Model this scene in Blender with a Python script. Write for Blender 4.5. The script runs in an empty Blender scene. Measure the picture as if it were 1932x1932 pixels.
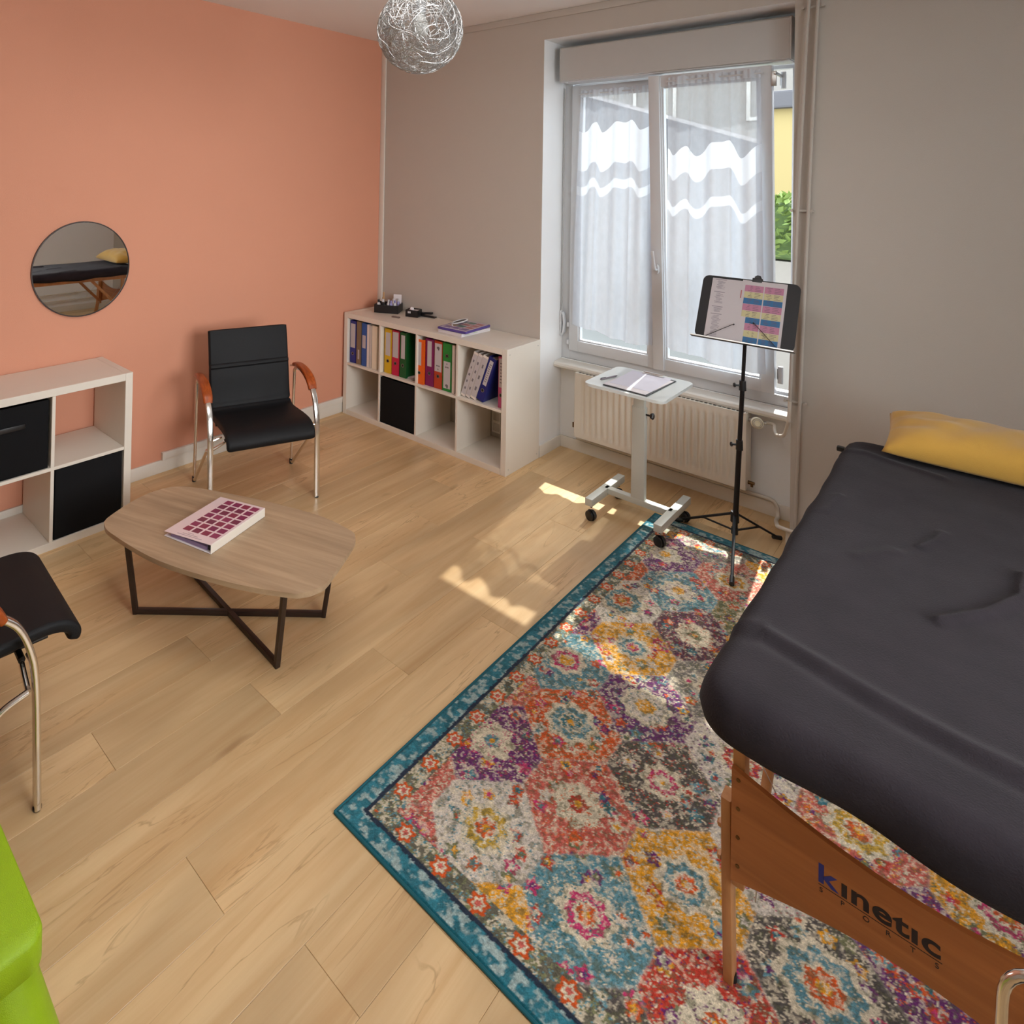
import bpy, bmesh, math, random
import numpy as np
from mathutils import Vector, Matrix
random.seed(7); np.random.seed(7)
PI = math.pi
S = bpy.context.scene
C = S.collection

# ------------------------------------------------------------------ camera
cam_d = bpy.data.cameras.new('camera'); cam = bpy.data.objects.new('camera', cam_d); C.objects.link(cam)
F, CX, CY = 1209.485, 725.623, 321.2
YAW, PIT, ROL = (math.radians(a) for a in (44.023, 0.687, 1.033))
cam.location = (3.667, -3.748, 1.806)
d = Vector((-math.sin(YAW)*math.cos(PIT), math.cos(YAW)*math.cos(PIT), math.sin(PIT)))
r = Vector((math.cos(YAW), math.sin(YAW), 0)); u = r.cross(d)
r2 = r*math.cos(ROL) + u*math.sin(ROL); u2 = -r*math.sin(ROL) + u*math.cos(ROL)
cam.rotation_euler = Matrix((r2, u2, -d)).transposed().to_euler()
cam_d.sensor_width = 36; cam_d.sensor_fit = 'HORIZONTAL'
cam_d.lens = F/1932*36
cam_d.shift_x = (966-CX)/1932
cam_d.shift_y = (CY-966)/1932
cam_d.clip_start = 0.05
S.camera = cam

# ------------------------------------------------------------------ light
S.view_settings.view_transform = 'Standard'
S.view_settings.look = 'None'
S.view_settings.gamma = 1
S.view_settings.use_curve_mapping = False
S.view_settings.exposure = 0.0
S.cycles.use_denoising = True
S.cycles.max_bounces = 10; S.cycles.transparent_max_bounces = 16
S.cycles.diffuse_bounces = 6; S.cycles.glossy_bounces = 5; S.cycles.transmission_bounces = 6
S.cycles.caustics_reflective = False; S.cycles.caustics_refractive = False
S.cycles.sample_clamp_indirect = 6

W = bpy.data.worlds.new('world'); S.world = W; W.use_nodes = True
bg = W.node_tree.nodes['Background']
bg.inputs[0].default_value = (0.80, 0.90, 1.0, 1); bg.inputs[1].default_value = 4.8

def light(name, kind, energy, color, loc, target=None, size=None, size_y=None, **k):
    l = bpy.data.lights.new(name, kind); l.energy = energy; l.color = color
    if kind == 'AREA':
        l.shape = 'RECTANGLE'; l.size = size; l.size_y = size_y or size
    for a, b in k.items(): setattr(l, a, b)
    o = bpy.data.objects.new(name, l); C.objects.link(o); o.location = loc
    if target is not None:
        o.rotation_euler = (Vector(target)-Vector(loc)).to_track_quat('-Z', 'Y').to_euler()
    return o
SUNDIR = Vector((-0.20, 1.67, 2.27))           # towards the sun
sun = light('sun', 'SUN', 10, (1.0, 0.96, 0.90), (0, 6, 8), tuple(Vector((0, 6, 8))-SUNDIR), angle=math.radians(0.6))
# sky portal over the street window
light('window_portal', 'AREA', 1.0, (1, 1, 1), (2.2, 0.392, 1.54), (2.2, -1, 1.54), 1.34, 1.86).data.cycles.is_portal = True
# added fill light from the right, set in an invented window outside the frame
light('side_fill', 'AREA', 26, (1.0, 0.99, 0.98), (5.07, -2.35, 1.75), (0, -1.55, .75), 1.7, 1.3, spread=math.radians(88))
# added fill without a lamp body, aimed up to bounce off the ceiling
light('ceiling_fill', 'AREA', 34, (0.97, 0.99, 1.0), (2.4, -2.6, 2.66), (2.4, -2.6, 2.9), 1.6, 1.3)

# ------------------------------------------------------------------ helpers
def ln(c):  # srgb 0-255 -> linear
    return tuple(((x/255)/12.92 if x/255 <= .04045 else ((x/255+.055)/1.055)**2.4) for x in c)
def newmat(name):
    m = bpy.data.materials.new(name); m.use_nodes = True
    nt = m.node_tree; b = nt.nodes['Principled BSDF']
    return m, nt, b
def N(nt, t, **k):
    n = nt.nodes.new(t)
    for a, b in k.items(): setattr(n, a, b)
    return n
def pm(name, col, rough=.5, metal=0, var=.06, scale=20, bump=.0, bscale=None, coat=0, sheen=0, spec=None):
    m, nt, b = newmat(name)
    tc = N(nt, 'ShaderNodeTexCoord')
    no = N(nt, 'ShaderNodeTexNoise'); no.inputs['Scale'].default_value = scale; no.inputs['Detail'].default_value = 4
    nt.links.new(tc.outputs['Object'], no.inputs['Vector'])
    mx = N(nt, 'ShaderNodeMix', data_type='RGBA')
    mx.inputs['A'].default_value = (*[c*(1-var) for c in col], 1); mx.inputs['B'].default_value = (*[min(1, c*(1+var)) for c in col], 1)
    nt.links.new(no.outputs['Fac'], mx.inputs['Factor']); nt.links.new(mx.outputs['Result'], b.inputs['Base Color'])
    b.inputs['Roughness'].default_value = rough; b.inputs['Metallic'].default_value = metal
    if coat: b.inputs['Coat Weight'].default_value = coat
    if sheen: b.inputs['Sheen Weight'].default_value = sheen; b.inputs['Sheen Roughness'].default_value = .5
    if spec is not None: b.inputs['Specular IOR Level'].default_value = spec
    if bump:
        n2 = N(nt, 'ShaderNodeTexNoise'); n2.inputs['Scale'].default_value = bscale or scale*4; n2.inputs['Detail'].default_value = 5
        nt.links.new(tc.outputs['Object'], n2.inputs['Vector'])
        bp = N(nt, 'ShaderNodeBump'); bp.inputs['Strength'].default_value = bump; bp.inputs['Distance'].default_value = .002
        nt.links.new(n2.outputs['Fac'], bp.inputs['Height']); nt.links.new(bp.outputs['Normal'], b.inputs['Normal'])
    return m

def wood(name, dark, light_, axis='Y', gs=(30, 1.6), rough=.5, knots=0.0, rnd=0.0, space='Object'):
    """grain along axis"""
    m, nt, b = newmat(name)
    if space == 'World':
        g = N(nt, 'ShaderNodeNewGeometry'); vec = g.outputs['Position']
    else:
        vec = N(nt, 'ShaderNodeTexCoord').outputs['Object']
    oi = N(nt, 'ShaderNodeObjectInfo')
    mp = N(nt, 'ShaderNodeMapping')
    sc = {'Y': (gs[0], gs[1], gs[0]), 'X': (gs[1], gs[0], gs[0]), 'Z': (gs[0], gs[0], gs[1])}[axis]
    mp.inputs['Scale'].default_value = sc
    nt.links.new(vec, mp.inputs['Vector'])
    if rnd:
        cx = N(nt, 'ShaderNodeCombineXYZ'); mu = N(nt, 'ShaderNodeMath', operation='MULTIPLY'); mu.inputs[1].default_value = 37
        nt.links.new(oi.outputs['Random'], mu.inputs[0])
        for i in range(3): nt.links.new(mu.outputs[0], cx.inputs[i])
        nt.links.new(cx.outputs[0], mp.inputs['Location'])
    n1 = N(nt, 'ShaderNodeTexNoise'); n1.inputs['Scale'].default_value = 1; n1.inputs['Detail'].default_value = 8; n1.inputs['Roughness'].default_value = .62; n1.inputs['Distortion'].default_value = .6
    nt.links.new(mp.outputs[0], n1.inputs['Vector'])
    cr = N(nt, 'ShaderNodeValToRGB'); cr.color_ramp.elements[0].position = .30; cr.color_ramp.elements[1].position = .66
    cr.color_ramp.elements[0].color = (*dark, 1); cr.color_ramp.elements[1].color = (*light_, 1)
    nt.links.new(n1.outputs['Fac'], cr.inputs[0]); out = cr.outputs[0]
    # broad cloudy tone
    m2 = N(nt, 'ShaderNodeMapping'); m2.inputs['Scale'].default_value = tuple(s*.16 if s > 5 else s*.6 for s in sc)
    nt.links.new(vec, m2.inputs['Vector'])
    if rnd: nt.links.new(cx.outputs[0], m2.inputs['Location'])
    n2 = N(nt, 'ShaderNodeTexNoise'); n2.inputs['Scale'].default_value = 1; n2.inputs['Detail'].default_value = 3; n2.inputs['Distortion'].default_value = 1.2
    nt.links.new(m2.outputs[0], n2.inputs['Vector'])
    mr = N(nt, 'ShaderNodeMapRange'); mr.inputs[1].default_value = .3; mr.inputs[2].default_value = .7; mr.inputs[3].default_value = .80; mr.inputs[4].default_value = 1.14
    nt.links.new(n2.outputs['Fac'], mr.inputs[0])
    hs = N(nt, 'ShaderNodeHueSaturation'); nt.links.new(mr.outputs[0], hs.inputs['Value']); nt.links.new(out, hs.inputs['Color']); out = hs.outputs[0]
    if rnd:
        r2_ = N(nt, 'ShaderNodeMapRange'); r2_.inputs[3].default_value = 1-rnd; r2_.inputs[4].default_value = 1+rnd
        nt.links.new(oi.outputs['Random'], r2_.inputs[0])
        h2 = N(nt, 'ShaderNodeHueSaturation'); nt.links.new(r2_.outputs[0], h2.inputs['Value']); nt.links.new(out, h2.inputs['Color']); out = h2.outputs[0]
    if knots:
        m3 = N(nt, 'ShaderNodeMapping'); m3.inputs['Scale'].default_value = (5.2, 1.5, 1) if axis == 'Y' else (1.5, 5.2, 1)
        n3 = N(nt, 'ShaderNodeTexNoise'); n3.inputs['Scale'].default_value = 3.0; n3.inputs['Detail'].default_value = 2
        nt.links.new(vec, n3.inputs['Vector'])
        va = N(nt, 'ShaderNodeVectorMath', operation='MULTIPLY_ADD'); va.inputs[1].default_value = (.25, .25, 0)
        nt.links.new(n3.outputs['Color'], va.inputs[0]); nt.links.new(vec, va.inputs[2]); nt.links.new(va.outputs[0], m3.inputs['Vector'])
        vo = N(nt, 'ShaderNodeTexVoronoi'); vo.inputs['Scale'].default_value = .85; vo.feature = 'F1'; vo.inputs['Randomness'].default_value = 1
        nt.links.new(m3.outputs[0], vo.inputs['Vector'])
        k = N(nt, 'ShaderNodeMapRange'); k.inputs[1].default_value = .03; k.inputs[2].default_value = .095; k.inputs[3].default_value = knots*.55; k.inputs[4].default_value = 0
        nt.links.new(vo.outputs['Distance'], k.inputs[0])
        # fine streaks: thin dark veins
        m4 = N(nt, 'ShaderNodeMapping'); m4.inputs['Scale'].default_value = (9, .9, 1) if axis == 'Y' else (.9, 9, 1)
        if rnd: nt.links.new(cx.outputs[0], m4.inputs['Location'])
        nt.links.new(vec, m4.inputs['Vector'])
        n4 = N(nt, 'ShaderNodeTexNoise'); n4.inputs['Scale'].default_value = 1; n4.inputs['Detail'].default_value = 5; n4.inputs['Distortion'].default_value = 1.5
        nt.links.new(m4.outputs[0], n4.inputs['Vector'])
        ab = N(nt, 'ShaderNodeMath', operation='SUBTRACT'); ab.inputs[1].default_value = .5; nt.links.new(n4.outputs['Fac'], ab.inputs[0])
        a2 = N(nt, 'ShaderNodeMath', operation='ABSOLUTE'); nt.links.new(ab.outputs[0], a2.inputs[0])
        k2 = N(nt, 'ShaderNodeMapRange'); k2.inputs[1].default_value = 0; k2.inputs[2].default_value = .014; k2.inputs[3].default_value = knots*.55; k2.inputs[4].default_value = 0
        nt.links.new(a2.outputs[0], k2.inputs[0])
        # veins only in places
        k3 = N(nt, 'ShaderNodeMapRange'); k3.inputs[1].default_value = .50; k3.inputs[2].default_value = .62
        nt.links.new(n2.outputs['Fac'], k3.inputs[0])
        k4 = N(nt, 'ShaderNodeMath', operation='MULTIPLY'); nt.links.new(k2.outputs[0], k4.inputs[0]); nt.links.new(k3.outputs[0], k4.inputs[1])
        mxx = N(nt, 'ShaderNodeMath', operation='MAXIMUM'); nt.links.new(k.outputs[0], mxx.inputs[0]); nt.links.new(k4.outputs[0], mxx.inputs[1])
        mk = N(nt, 'ShaderNodeMix', data_type='RGBA'); mk.inputs['B'].default_value = (dark[0]*.46, dark[1]*.36, dark[2]*.28, 1)
        nt.links.new(mxx.outputs[0], mk.inputs['Factor']); nt.links.new(out, mk.inputs['A']); out = mk.outputs['Result']
    nt.links.new(out, b.inputs['Base Color'])
    b.inputs['Roughness'].default_value = rough
    bp = N(nt, 'ShaderNodeBump'); bp.inputs['Strength'].default_value = .12; bp.inputs['Distance'].default_value = .001
    nt.links.new(n1.outputs['Fac'], bp.inputs['Height']); nt.links.new(bp.outputs['Normal'], b.inputs['Normal'])
    return m

# ---- mesh building
def BM(): return bmesh.new()
def box(bm, x0, x1, y0, y1, z0, z1, bev=0, seg=2, M=None, mi=0):
    g = bmesh.ops.create_cube(bm, size=1)
    vs = g['verts']
    for v in vs:
        v.co = Vector((x0+(v.co.x+.5)*(x1-x0), y0+(v.co.y+.5)*(y1-y0), z0+(v.co.z+.5)*(z1-z0)))
    fs = set(f for v in vs for f in v.link_faces)
    for f in fs: f.material_index = mi
    if bev:
        es = list(set(e for v in vs for e in v.link_edges))
        rr = bmesh.ops.bevel(bm, geom=es, offset=bev, segments=seg, affect='EDGES', profile=.6)
        vs = list(set(list(rr['verts']) + [v for v in vs if v.is_valid]))
    if M is not None:
        for v in vs: v.co = M @ v.co
    return vs
def sweep(bm, pts, sec, side=None, scales=None, cap=True, closed=False):
    """sweep a 2-D section (list of (a,b)) along pts; a is along `side`, b along normal"""
    pts = [Vector(p) for p in pts]; n = len(pts); rings = []
    prev = None
    for i, p in enumerate(pts):
        if closed: t = pts[(i+1) % n]-pts[i-1]
        else: t = pts[min(i+1, n-1)]-pts[max(i-1, 0)]
        t.normalize()
        if side is not None:
            s = Vector(side); s = (s-t*s.dot(t)).normalized()
        else:
            if prev is None:
                a = Vector((0, 0, 1)) if abs(t.z) < .9 else Vector((1, 0, 0))
                s = t.cross(a).normalized()
            else:
                s = (prev-t*prev.dot(t)).normalized()
            prev = s
        nn = s.cross(t)
        k = scales[i] if scales else (1, 1)
        if not isinstance(k, (tuple, list)): k = (k, k)
        rings.append([bm.verts.new(p+s*(a*k[0])+nn*(b*k[1])) for a, b in sec])
    m = len(sec)
    for i in range(n if closed else n-1):
        A = rings[i]; B = rings[(i+1) % n]
        for j in range(m):
            bm.faces.new((A[j], A[(j+1) % m], B[(j+1) % m], B[j]))
    if cap and not closed:
        bm.faces.new(list(reversed(rings[0]))); bm.faces.new(rings[-1])
    return rings
def circ(r_, n=12, ry=None):
    return [(r_*math.cos(2*PI*i/n), (ry or r_)*math.sin(2*PI*i/n)) for i in range(n)]
def rrect(w, h, rad, seg=4):
    o = []
    for cx_, cy_, a0 in ((w/2-rad, h/2-rad, 0), (-w/2+rad, h/2-rad, 90), (-w/2+rad, -h/2+rad, 180), (w/2-rad, -h/2+rad, 270)):
        for i in range(seg+1):
            a = math.radians(a0+90*i/seg); o.append((cx_+rad*math.cos(a), cy_+rad*math.sin(a)))
    return o
def tube(bm, pts, r_, n=12, **k): return sweep(bm, pts, circ(r_, n), **k)
def cyl(bm, p0, p1, r0, r1=None, n=16):
    p0 = Vector(p0); p1 = Vector(p1)
    return sweep(bm, [p0, p1], circ(1, n), scales=[r0, r0 if r1 is None else r1])
def lathe(bm, prof, axis0=(0, 0, 0), M=None, n=24, cap=True):
    """prof: (r,z) list"""
    rings = []; M = M or Matrix.Translation(axis0)
    for r_, z in prof:
        rings.append([bm.verts.new(M @ Vector((r_*math.cos(2*PI*i/n), r_*math.sin(2*PI*i/n), z))) for i in range(n)])
    for A, B in zip(rings, rings[1:]):
        for j in range(n): bm.faces.new((A[j], A[(j+1) % n], B[(j+1) % n], B[j]))
    if cap: bm.faces.new(list(reversed(rings[0]))); bm.faces.new(rings[-1])
def arc_path(pts, rad=.03, seg=5):
    """round the corners of a polyline"""
    pts = [Vector(p) for p in pts]; out = [pts[0]]
    for i in range(1, len(pts)-1):
        a, b, c = pts[i-1], pts[i], pts[i+1]
        ra = rad[i-1] if isinstance(rad, (list, tuple)) else rad
        d1 = (a-b); d2 = (c-b); q = min(ra, d1.length*.49, d2.length*.49)
        p = b+d1.normalized()*q; s = b+d2.normalized()*q
        for k in range(seg+1):
            t = k/seg; out.append(p*(1-t)**2+b*2*t*(1-t)+s*t*t)
    out.append(pts[-1]); return out
def cat(pts, n=6):
    """catmull-rom resample"""
    P = [Vector(p) for p in pts]; P = [P[0]*2-P[1]]+P+[P[-1]*2-P[-2]]; o = []
    for i in range(1, len(P)-2):
        a, b, c, e = P[i-1:i+3]
        for k in range(n):
            t = k/n
            o.append(.5*((2*b)+(-a+c)*t+(2*a-5*b+4*c-e)*t*t+(-a+3*b-3*c+e)*t**3))
    o.append(P[-2]); return o
def prism(bm, pts, z0, z1):
    """extrude 2-D polygon in z"""
    A = [bm.verts.new((x, y, z0)) for x, y in pts]; B = [bm.verts.new((x, y, z1)) for x, y in pts]; n = len(pts)
    bm.faces.new(list(reversed(A))); bm.faces.new(B)
    for i in range(n): bm.faces.new((A[i], A[(i+1) % n], B[(i+1) % n], B[i]))
    return A, B

def obj(name, bm, mat, parent=None, smooth=True, ang=35, loc=None, rot=None):
    me = bpy.data.meshes.new(name)
    bmesh.ops.recalc_face_normals(bm, faces=bm.faces[:])
    bm.to_mesh(me); bm.free()
    if smooth:
        me.shade_smooth(); me.set_sharp_from_angle(angle=math.radians(ang))
    for m in (mat if isinstance(mat, (list, tuple)) else [mat]): me.materials.append(m)
    o = bpy.data.objects.new(name, me); C.objects.link(o)
    if parent: o.parent = parent
    if loc: o.location = loc
    if rot: o.rotation_euler = rot
    return o
def split(o):
    """give every loose piece of a part its own object"""
    src = bmesh.new(); src.from_mesh(o.data); src.verts.ensure_lookup_table(); seen = set(); isl = []
    for v in src.verts:
        if v.index in seen: continue
        st = [v]; seen.add(v.index); cur = []
        while st:
            w = st.pop(); cur.append(w.index)
            for e in w.link_edges:
                q = e.other_vert(w)
                if q.index not in seen: seen.add(q.index); st.append(q)
        isl.append(set(cur))
    res = []
    for ids in isl[1:]:
        b2 = src.copy(); bmesh.ops.delete(b2, geom=[v for v in b2.verts if v.index not in ids], context='VERTS')
        me2 = o.data.copy(); b2.to_mesh(me2); b2.free(); c = o.copy(); c.data = me2; C.objects.link(c); res.append(c)
    b2 = src.copy(); bmesh.ops.delete(b2, geom=[v for v in b2.verts if v.index not in isl[0]], context='VERTS'); b2.to_mesh(o.data); b2.free(); src.free()
    return [o]+res
def stuff(o): o['kind'] = 'stuff'; return o
def tag(o, label, category, group=None):
    o['label'] = label; o['category'] = category
    if group: o['group'] = group
    return o
def thing(name, label, category, loc=(0, 0, 0), rz=0, group=None, rot=None):
    o = bpy.data.objects.new(name, None); C.objects.link(o); o.empty_display_size = .05
    o.location = loc; o.rotation_euler = rot or (0, 0, rz)
    return tag(o, label, category, group)
def struct(name, bm, mat, parent=None, **k):
    o = obj(name, bm, mat, parent, **k)
    if not parent: o['kind'] = 'structure'
    return o

# ------------------------------------------------------------------ materials
def wall_mat(name, col, bump=.25):
    return pm(name, col, .85, var=.02, scale=3, bump=bump, bscale=420)
M_wall = wall_mat('painted_wall', ln((190, 182, 172)), .35)
M_lightened = wall_mat('lightened_wall_white', ln((236, 236, 236)), .35)  # wall white raised to stand in for missing light
M_orange = wall_mat('terracotta_paint', ln((214, 150, 122)), .5)
M_ceil = wall_mat('ceiling_paint', ln((236, 234, 232)))
M_trim = pm('white_trim', ln((222, 216, 206)), .45, var=.02)
M_pvc = pm('white_pvc', ln((205, 206, 208)), .3, var=.015)
M_shutter = pm('shutter_box_grey', ln((188, 186, 182)), .4, var=.02)
M_rad = pm('radiator_enamel', ln((222, 213, 200)), .35, var=.02)
M_white = pm('white_laminate', ln((224, 216, 204)), .38, var=.02, scale=6)
M_chrome = pm('chrome', (.80, .78, .75), .16, 1, var=.03)
M_steel = pm('brushed_steel', (.55, .54, .52), .3, 1, var=.05)
M_blk = pm('black_leatherette', (.007, .007, .008), .55, var=.2, scale=60, bump=.4, bscale=500, spec=.22)
M_blkfab = pm('black_fabric', (.007, .007, .008), .9, var=.3, scale=200, bump=.4, bscale=900, spec=.2)
M_blkpl = pm('black_plastic', (.010, .010, .011), .4, var=.1)
M_blkmet = pm('black_metal', (.006, .005, .006), .42, 0, var=.15, spec=.35)
M_brown = pm('dark_bronze_steel', (.022, .010, .007), .42, 0, var=.2, spec=.6)
M_armwood = wood('cherry_armrest', ln((128, 52, 14)), ln((176, 84, 30)), 'Y', (60, 6), .28)
M_floor = wood('oak_laminate', ln((198, 160, 113)), ln((218, 187, 142)), 'Y', (15, 1.0), .37, knots=.85, rnd=.06, space='World')
M_oak = wood('sonoma_oak', ln((156, 130, 102)), ln((180, 154, 124)), 'X', (34, 1.8), .5)
M_beech = wood('beech', ln((180, 124, 74)), ln((200, 144, 92)), 'Z', (30, 3), .4)
M_beechx = wood('beech_panel', ln((150, 88, 44)), ln((172, 106, 56)), 'X', (40, 1.5), .4)
M_pipe = pm('painted_pipe', ln((214, 206, 194)), .35, var=.02)
M_cream = pm('cream_plastic', ln((232, 224, 196)), .35, var=.02)
M_paper = pm('paper', ln((226, 220, 222)), .8, var=.02)
M_paperp = pm('paper_printed_white', ln((190, 183, 185)), .7, var=.02)
M_lime = pm('lime_plastic', (.29, .46, .003), .38, var=.04, scale=40, bump=.5, bscale=700)
M_must = pm('mustard_cotton', ln((196, 150, 62)), .9, var=.10, scale=9, bump=.5, bscale=500, sheen=.3)
M_grout = pm('floor_underlay', (.10, .07, .045), .9)
M_ink = pm('printed_ink', (.16, .14, .15), .8)
M_alu = pm('aluminium_wire', (.50, .49, .48), .42, 1, var=.06)

# ------------------------------------------------------------------ the room
X0, X1, Y0, Y1, H = 0.0, 5.1, -5.0, 0.0, 2.914
NX0, NX1, ND, NT = 1.487, 2.905, 0.285, 2.735     # window niche
bm = BM()
box(bm, X0-.15, NX0, 0, .395, -.05, H+.1)
box(bm, NX1, X1+.15, 0, .395, -.05, H+.1)
box(bm, NX0, NX1, 0, .395, NT, H+.1)
box(bm, NX0, NX1, ND, .395, -.05, .60)
box(bm, NX0, NX1, ND+.09, .395, 2.60, NT)
wb_ = struct('wall_back', bm, [M_wall, M_lightened], smooth=False)
for p_ in wb_.data.polygons:      # niche white is raised to stand in for window light
    c_ = p_.center
    if .002 < c_.y < .36 and NX0-.01 < c_.x < NX1+.01 and -.01 < c_.z < NT+.01: p_.material_index = 1
bm = BM(); box(bm, X0-.15, X0, Y0-.15, 0, -.05, H+.1); struct('wall_left', bm, M_orange, smooth=False)
bm = BM()
WY0, WY1, WZ0, WZ1 = -3.25, -1.45, 1.05, 2.45  # opening for the added side window
box(bm, X1, X1+.15, Y0-.15, WY0, -.05, H+.1); box(bm, X1, X1+.15, WY1, 0, -.05, H+.1)
box(bm, X1, X1+.15, WY0, WY1, -.05, WZ0); box(bm, X1, X1+.15, WY0, WY1, WZ1, H+.1)
struct('wall_right', bm, M_lightened, smooth=False)  # lightened colour makes up for weak light on this wall in the mirror
bm = BM()
box(bm, X0, X1, Y0-.15, Y0, -.05, H+.1)
struct('wall_front', bm, M_wall, smooth=False)
bm = BM(); box(bm, X0-.15, X1+.15, Y0-.15, .46, H, H+.1); struct('ceiling', bm, M_ceil, smooth=False)

# floor: sub-floor with the laminate boards as its parts
bm = BM(); box(bm, X0, X1, Y0, 0, -.06, -.011); box(bm, NX0, NX1, 0, ND, -.06, -.011)
floor = struct('floor', bm, M_grout, smooth=False)
PW, PL = .187, 1.335
joint = {0: -1.545, 1: -2.403, 2: -1.971, 3: -2.855, -1: -1.11, -2: -2.07, -3: -.55, 4: -.72, -4: -1.75}
plank_cache = {}
def plank_mesh(wd, ln_):
    k = (round(wd, 4), round(ln_, 4))
    if k not in plank_cache:
        b_ = BM(); box(b_, 0.0003, wd-.0003, .0003, ln_-.0003, -.010, 0, .0009, 1)
        me = bpy.data.meshes.new('plank'); bmesh.ops.recalc_face_normals(b_, faces=b_.faces[:]); b_.to_mesh(me); b_.free()
        me.materials.append(M_floor); plank_cache[k] = me
    return plank_cache[k]
for i in range(-9, 20):
    x = 1.557+i*PW; xa, xb = max(x, X0), min(x+PW, X1)
    if xb-xa < .01: continue
    top = ND if (xa > NX0-.02 and xb < NX1+.02) else 0.0
    j0 = joint.get(i, -(abs(i*0.5137*7.31) % PL))
    cuts = sorted(set([Y0, top]+[c for c in (j0+k*PL for k in range(-5, 6)) if Y0+.05 < c < top-.05]))
    if top == 0.0 and xb > NX0+.003 and xa < NX1-.003:       # boards that end partly under the niche
        xs0, xs1 = max(xa, NX0), min(xb, NX1)
        o = bpy.data.objects.new('plank', plank_mesh(xs1-xs0, ND)); C.objects.link(o); o.parent = floor; o.location = (xs0, 0, 0)
    for a, b_ in zip(cuts, cuts[1:]):
        o = bpy.data.objects.new('plank', plank_mesh(xb-xa, b_-a)); C.objects.link(o)
        o.parent = floor; o.location = (xa, a, 0)

# baseboards
def board(name, x0, x1, y0, y1, h=.075):
    b_ = BM(); box(b_, x0, x1, y0, y1, 0.0, h, .003); return struct(name, b_, M_trim)
board('baseboard_left', 0, .013, Y0, -.001)
b_ = BM(); box(b_, 0, .022, -1.84, -.005, .077, .118, .004); box(b_, .0, .024, -1.86, -1.838, .074, .120, .003); struct('trim_1', b_, M_trim)
board('baseboard_back', NX0, NX1, ND-.014, ND)
board('baseboard_niche', NX0, NX0+.012, .0, ND-.015)
board('baseboard_pier', NX1-.015, NX1+.20, -.016, -.001, .085)
board('baseboard_right', X1-.013, X1, Y0, -.001)
b_ = BM(); box(b_, 0.001, .050, -.014, -.001, .02, H-.001, .004); struct('trim_2', b_, M_trim)      # cable duct in the corner
b_ = BM(); box(b_, 0.05, 3.02, -.012, -.001, H-.047, H-.001, .003); struct('trim_3', b_, M_wall)    # flat duct under the ceiling

# ------------------------------------------------------------------ window_1
win = bpy.data.objects.new('window_1', None); C.objects.link(win); win['kind'] = 'structure'
m_glass, nt, b0 = newmat('window_glass'); nt.nodes.remove(b0)
tr = N(nt, 'ShaderNodeBsdfTransparent'); tr.inputs[0].default_value = (.97, .985, .98, 1)
gl = N(nt, 'ShaderNodeBsdfGlossy'); gl.inputs['Roughness'].default_value = .02
lw_ = N(nt, 'ShaderNodeLayerWeight'); lw_.inputs[0].default_value = .5
pw1 = N(nt, 'ShaderNodeMath', operation='POWER'); pw1.inputs[1].default_value = 4.0; nt.links.new(lw_.outputs['Facing'], pw1.inputs[0])
fr_ = N(nt, 'ShaderNodeMath', operation='MULTIPLY_ADD'); fr_.inputs[1].default_value = .55; fr_.inputs[2].default_value = .03; nt.links.new(pw1.outputs[0], fr_.inputs[0])
mx_ = N(nt, 'ShaderNodeMixShader'); nt.links.new(fr_.outputs[0], mx_.inputs[0]); nt.links.new(tr.outputs[0], mx_.inputs[1]); nt.links.new(gl.outputs[0], mx_.inputs[2])
nt.links.new(mx_.outputs[0], nt.nodes['Material Output'].inputs[0])

def frame_ring(bm, x0, x1, z0, z1, w, y0, y1, wb=None, bev=.004):
    wb = wb or w
    box(bm, x0, x0+w, y0, y1, z0, z1, bev); box(bm, x1-w, x1, y0, y1, z0, z1, bev)
    box(bm, x0+w-.004, x1-w+.004, y0, y1, z1-w, z1, bev); box(bm, x0+w-.004, x1-w+.004, y0, y1, z0, z0+wb, bev)
b_ = BM()
frame_ring(b_, NX0+.001, NX1-.001, .602, 2.60, .058, .288, .37)
frame_ring(b_, NX0+.05, NX1-.05, .655, 2.47, .022, .312, .362)
obj('window_frame', b_, M_pvc, win)
b_ = BM()   # sill board with a rounded nose
prof = [(.372, .600), (.215, .592)]+[(.200+.020*math.cos(a), .572+.020*math.sin(a)) for a in [math.radians(t) for t in (80, 110, 140, 180, 220, 260)]]+[(.21, .552), (.284, .552), (.284, .56), (.372, .56)]
A = [b_.verts.new((NX0+.001, y, z)) for y, z in prof]; B = [b_.verts.new((NX1-.001, y, z)) for y, z in prof]
b_.faces.new(A); b_.faces.new(list(reversed(B)))
for i in range(len(prof)): b_.faces.new((A[i], A[(i+1) % len(prof)], B[(i+1) % len(prof)], B[i]))
obj('window_sill', b_, M_trim, win)

def sash(x0, x1, z0, z1, y, tilt=0, hinge_side=1):
    """sash in local coords, pivot at bottom front edge"""
    b_ = BM(); w, h = x1-x0, z1-z0
    frame_ring(b_, 0, w, 0, h, .066, 0, .052, wb=.072, bev=.006)
    s = obj('sash', b_, M_pvc, win, loc=(x0, y, z0), rot=(tilt, 0, 0))
    b_ = BM(); frame_ring(b_, .062, w-.062, .068, h-.062, .014, .010, .046, bev=.004)
    obj('glazing_bead', b_, M_pvc, s)
    b_ = BM(); box(b_, .07, w-.07, .022, .026, .075, h-.07); obj('window_pane', b_, m_glass, s, smooth=False)
    return s
sL = sash(1.553, 2.150, .665, 2.452, .262)
TILT = math.atan2(.135, 1.78)
sR = sash(2.134, 2.776, .668, 2.448, .250, TILT)
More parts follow.
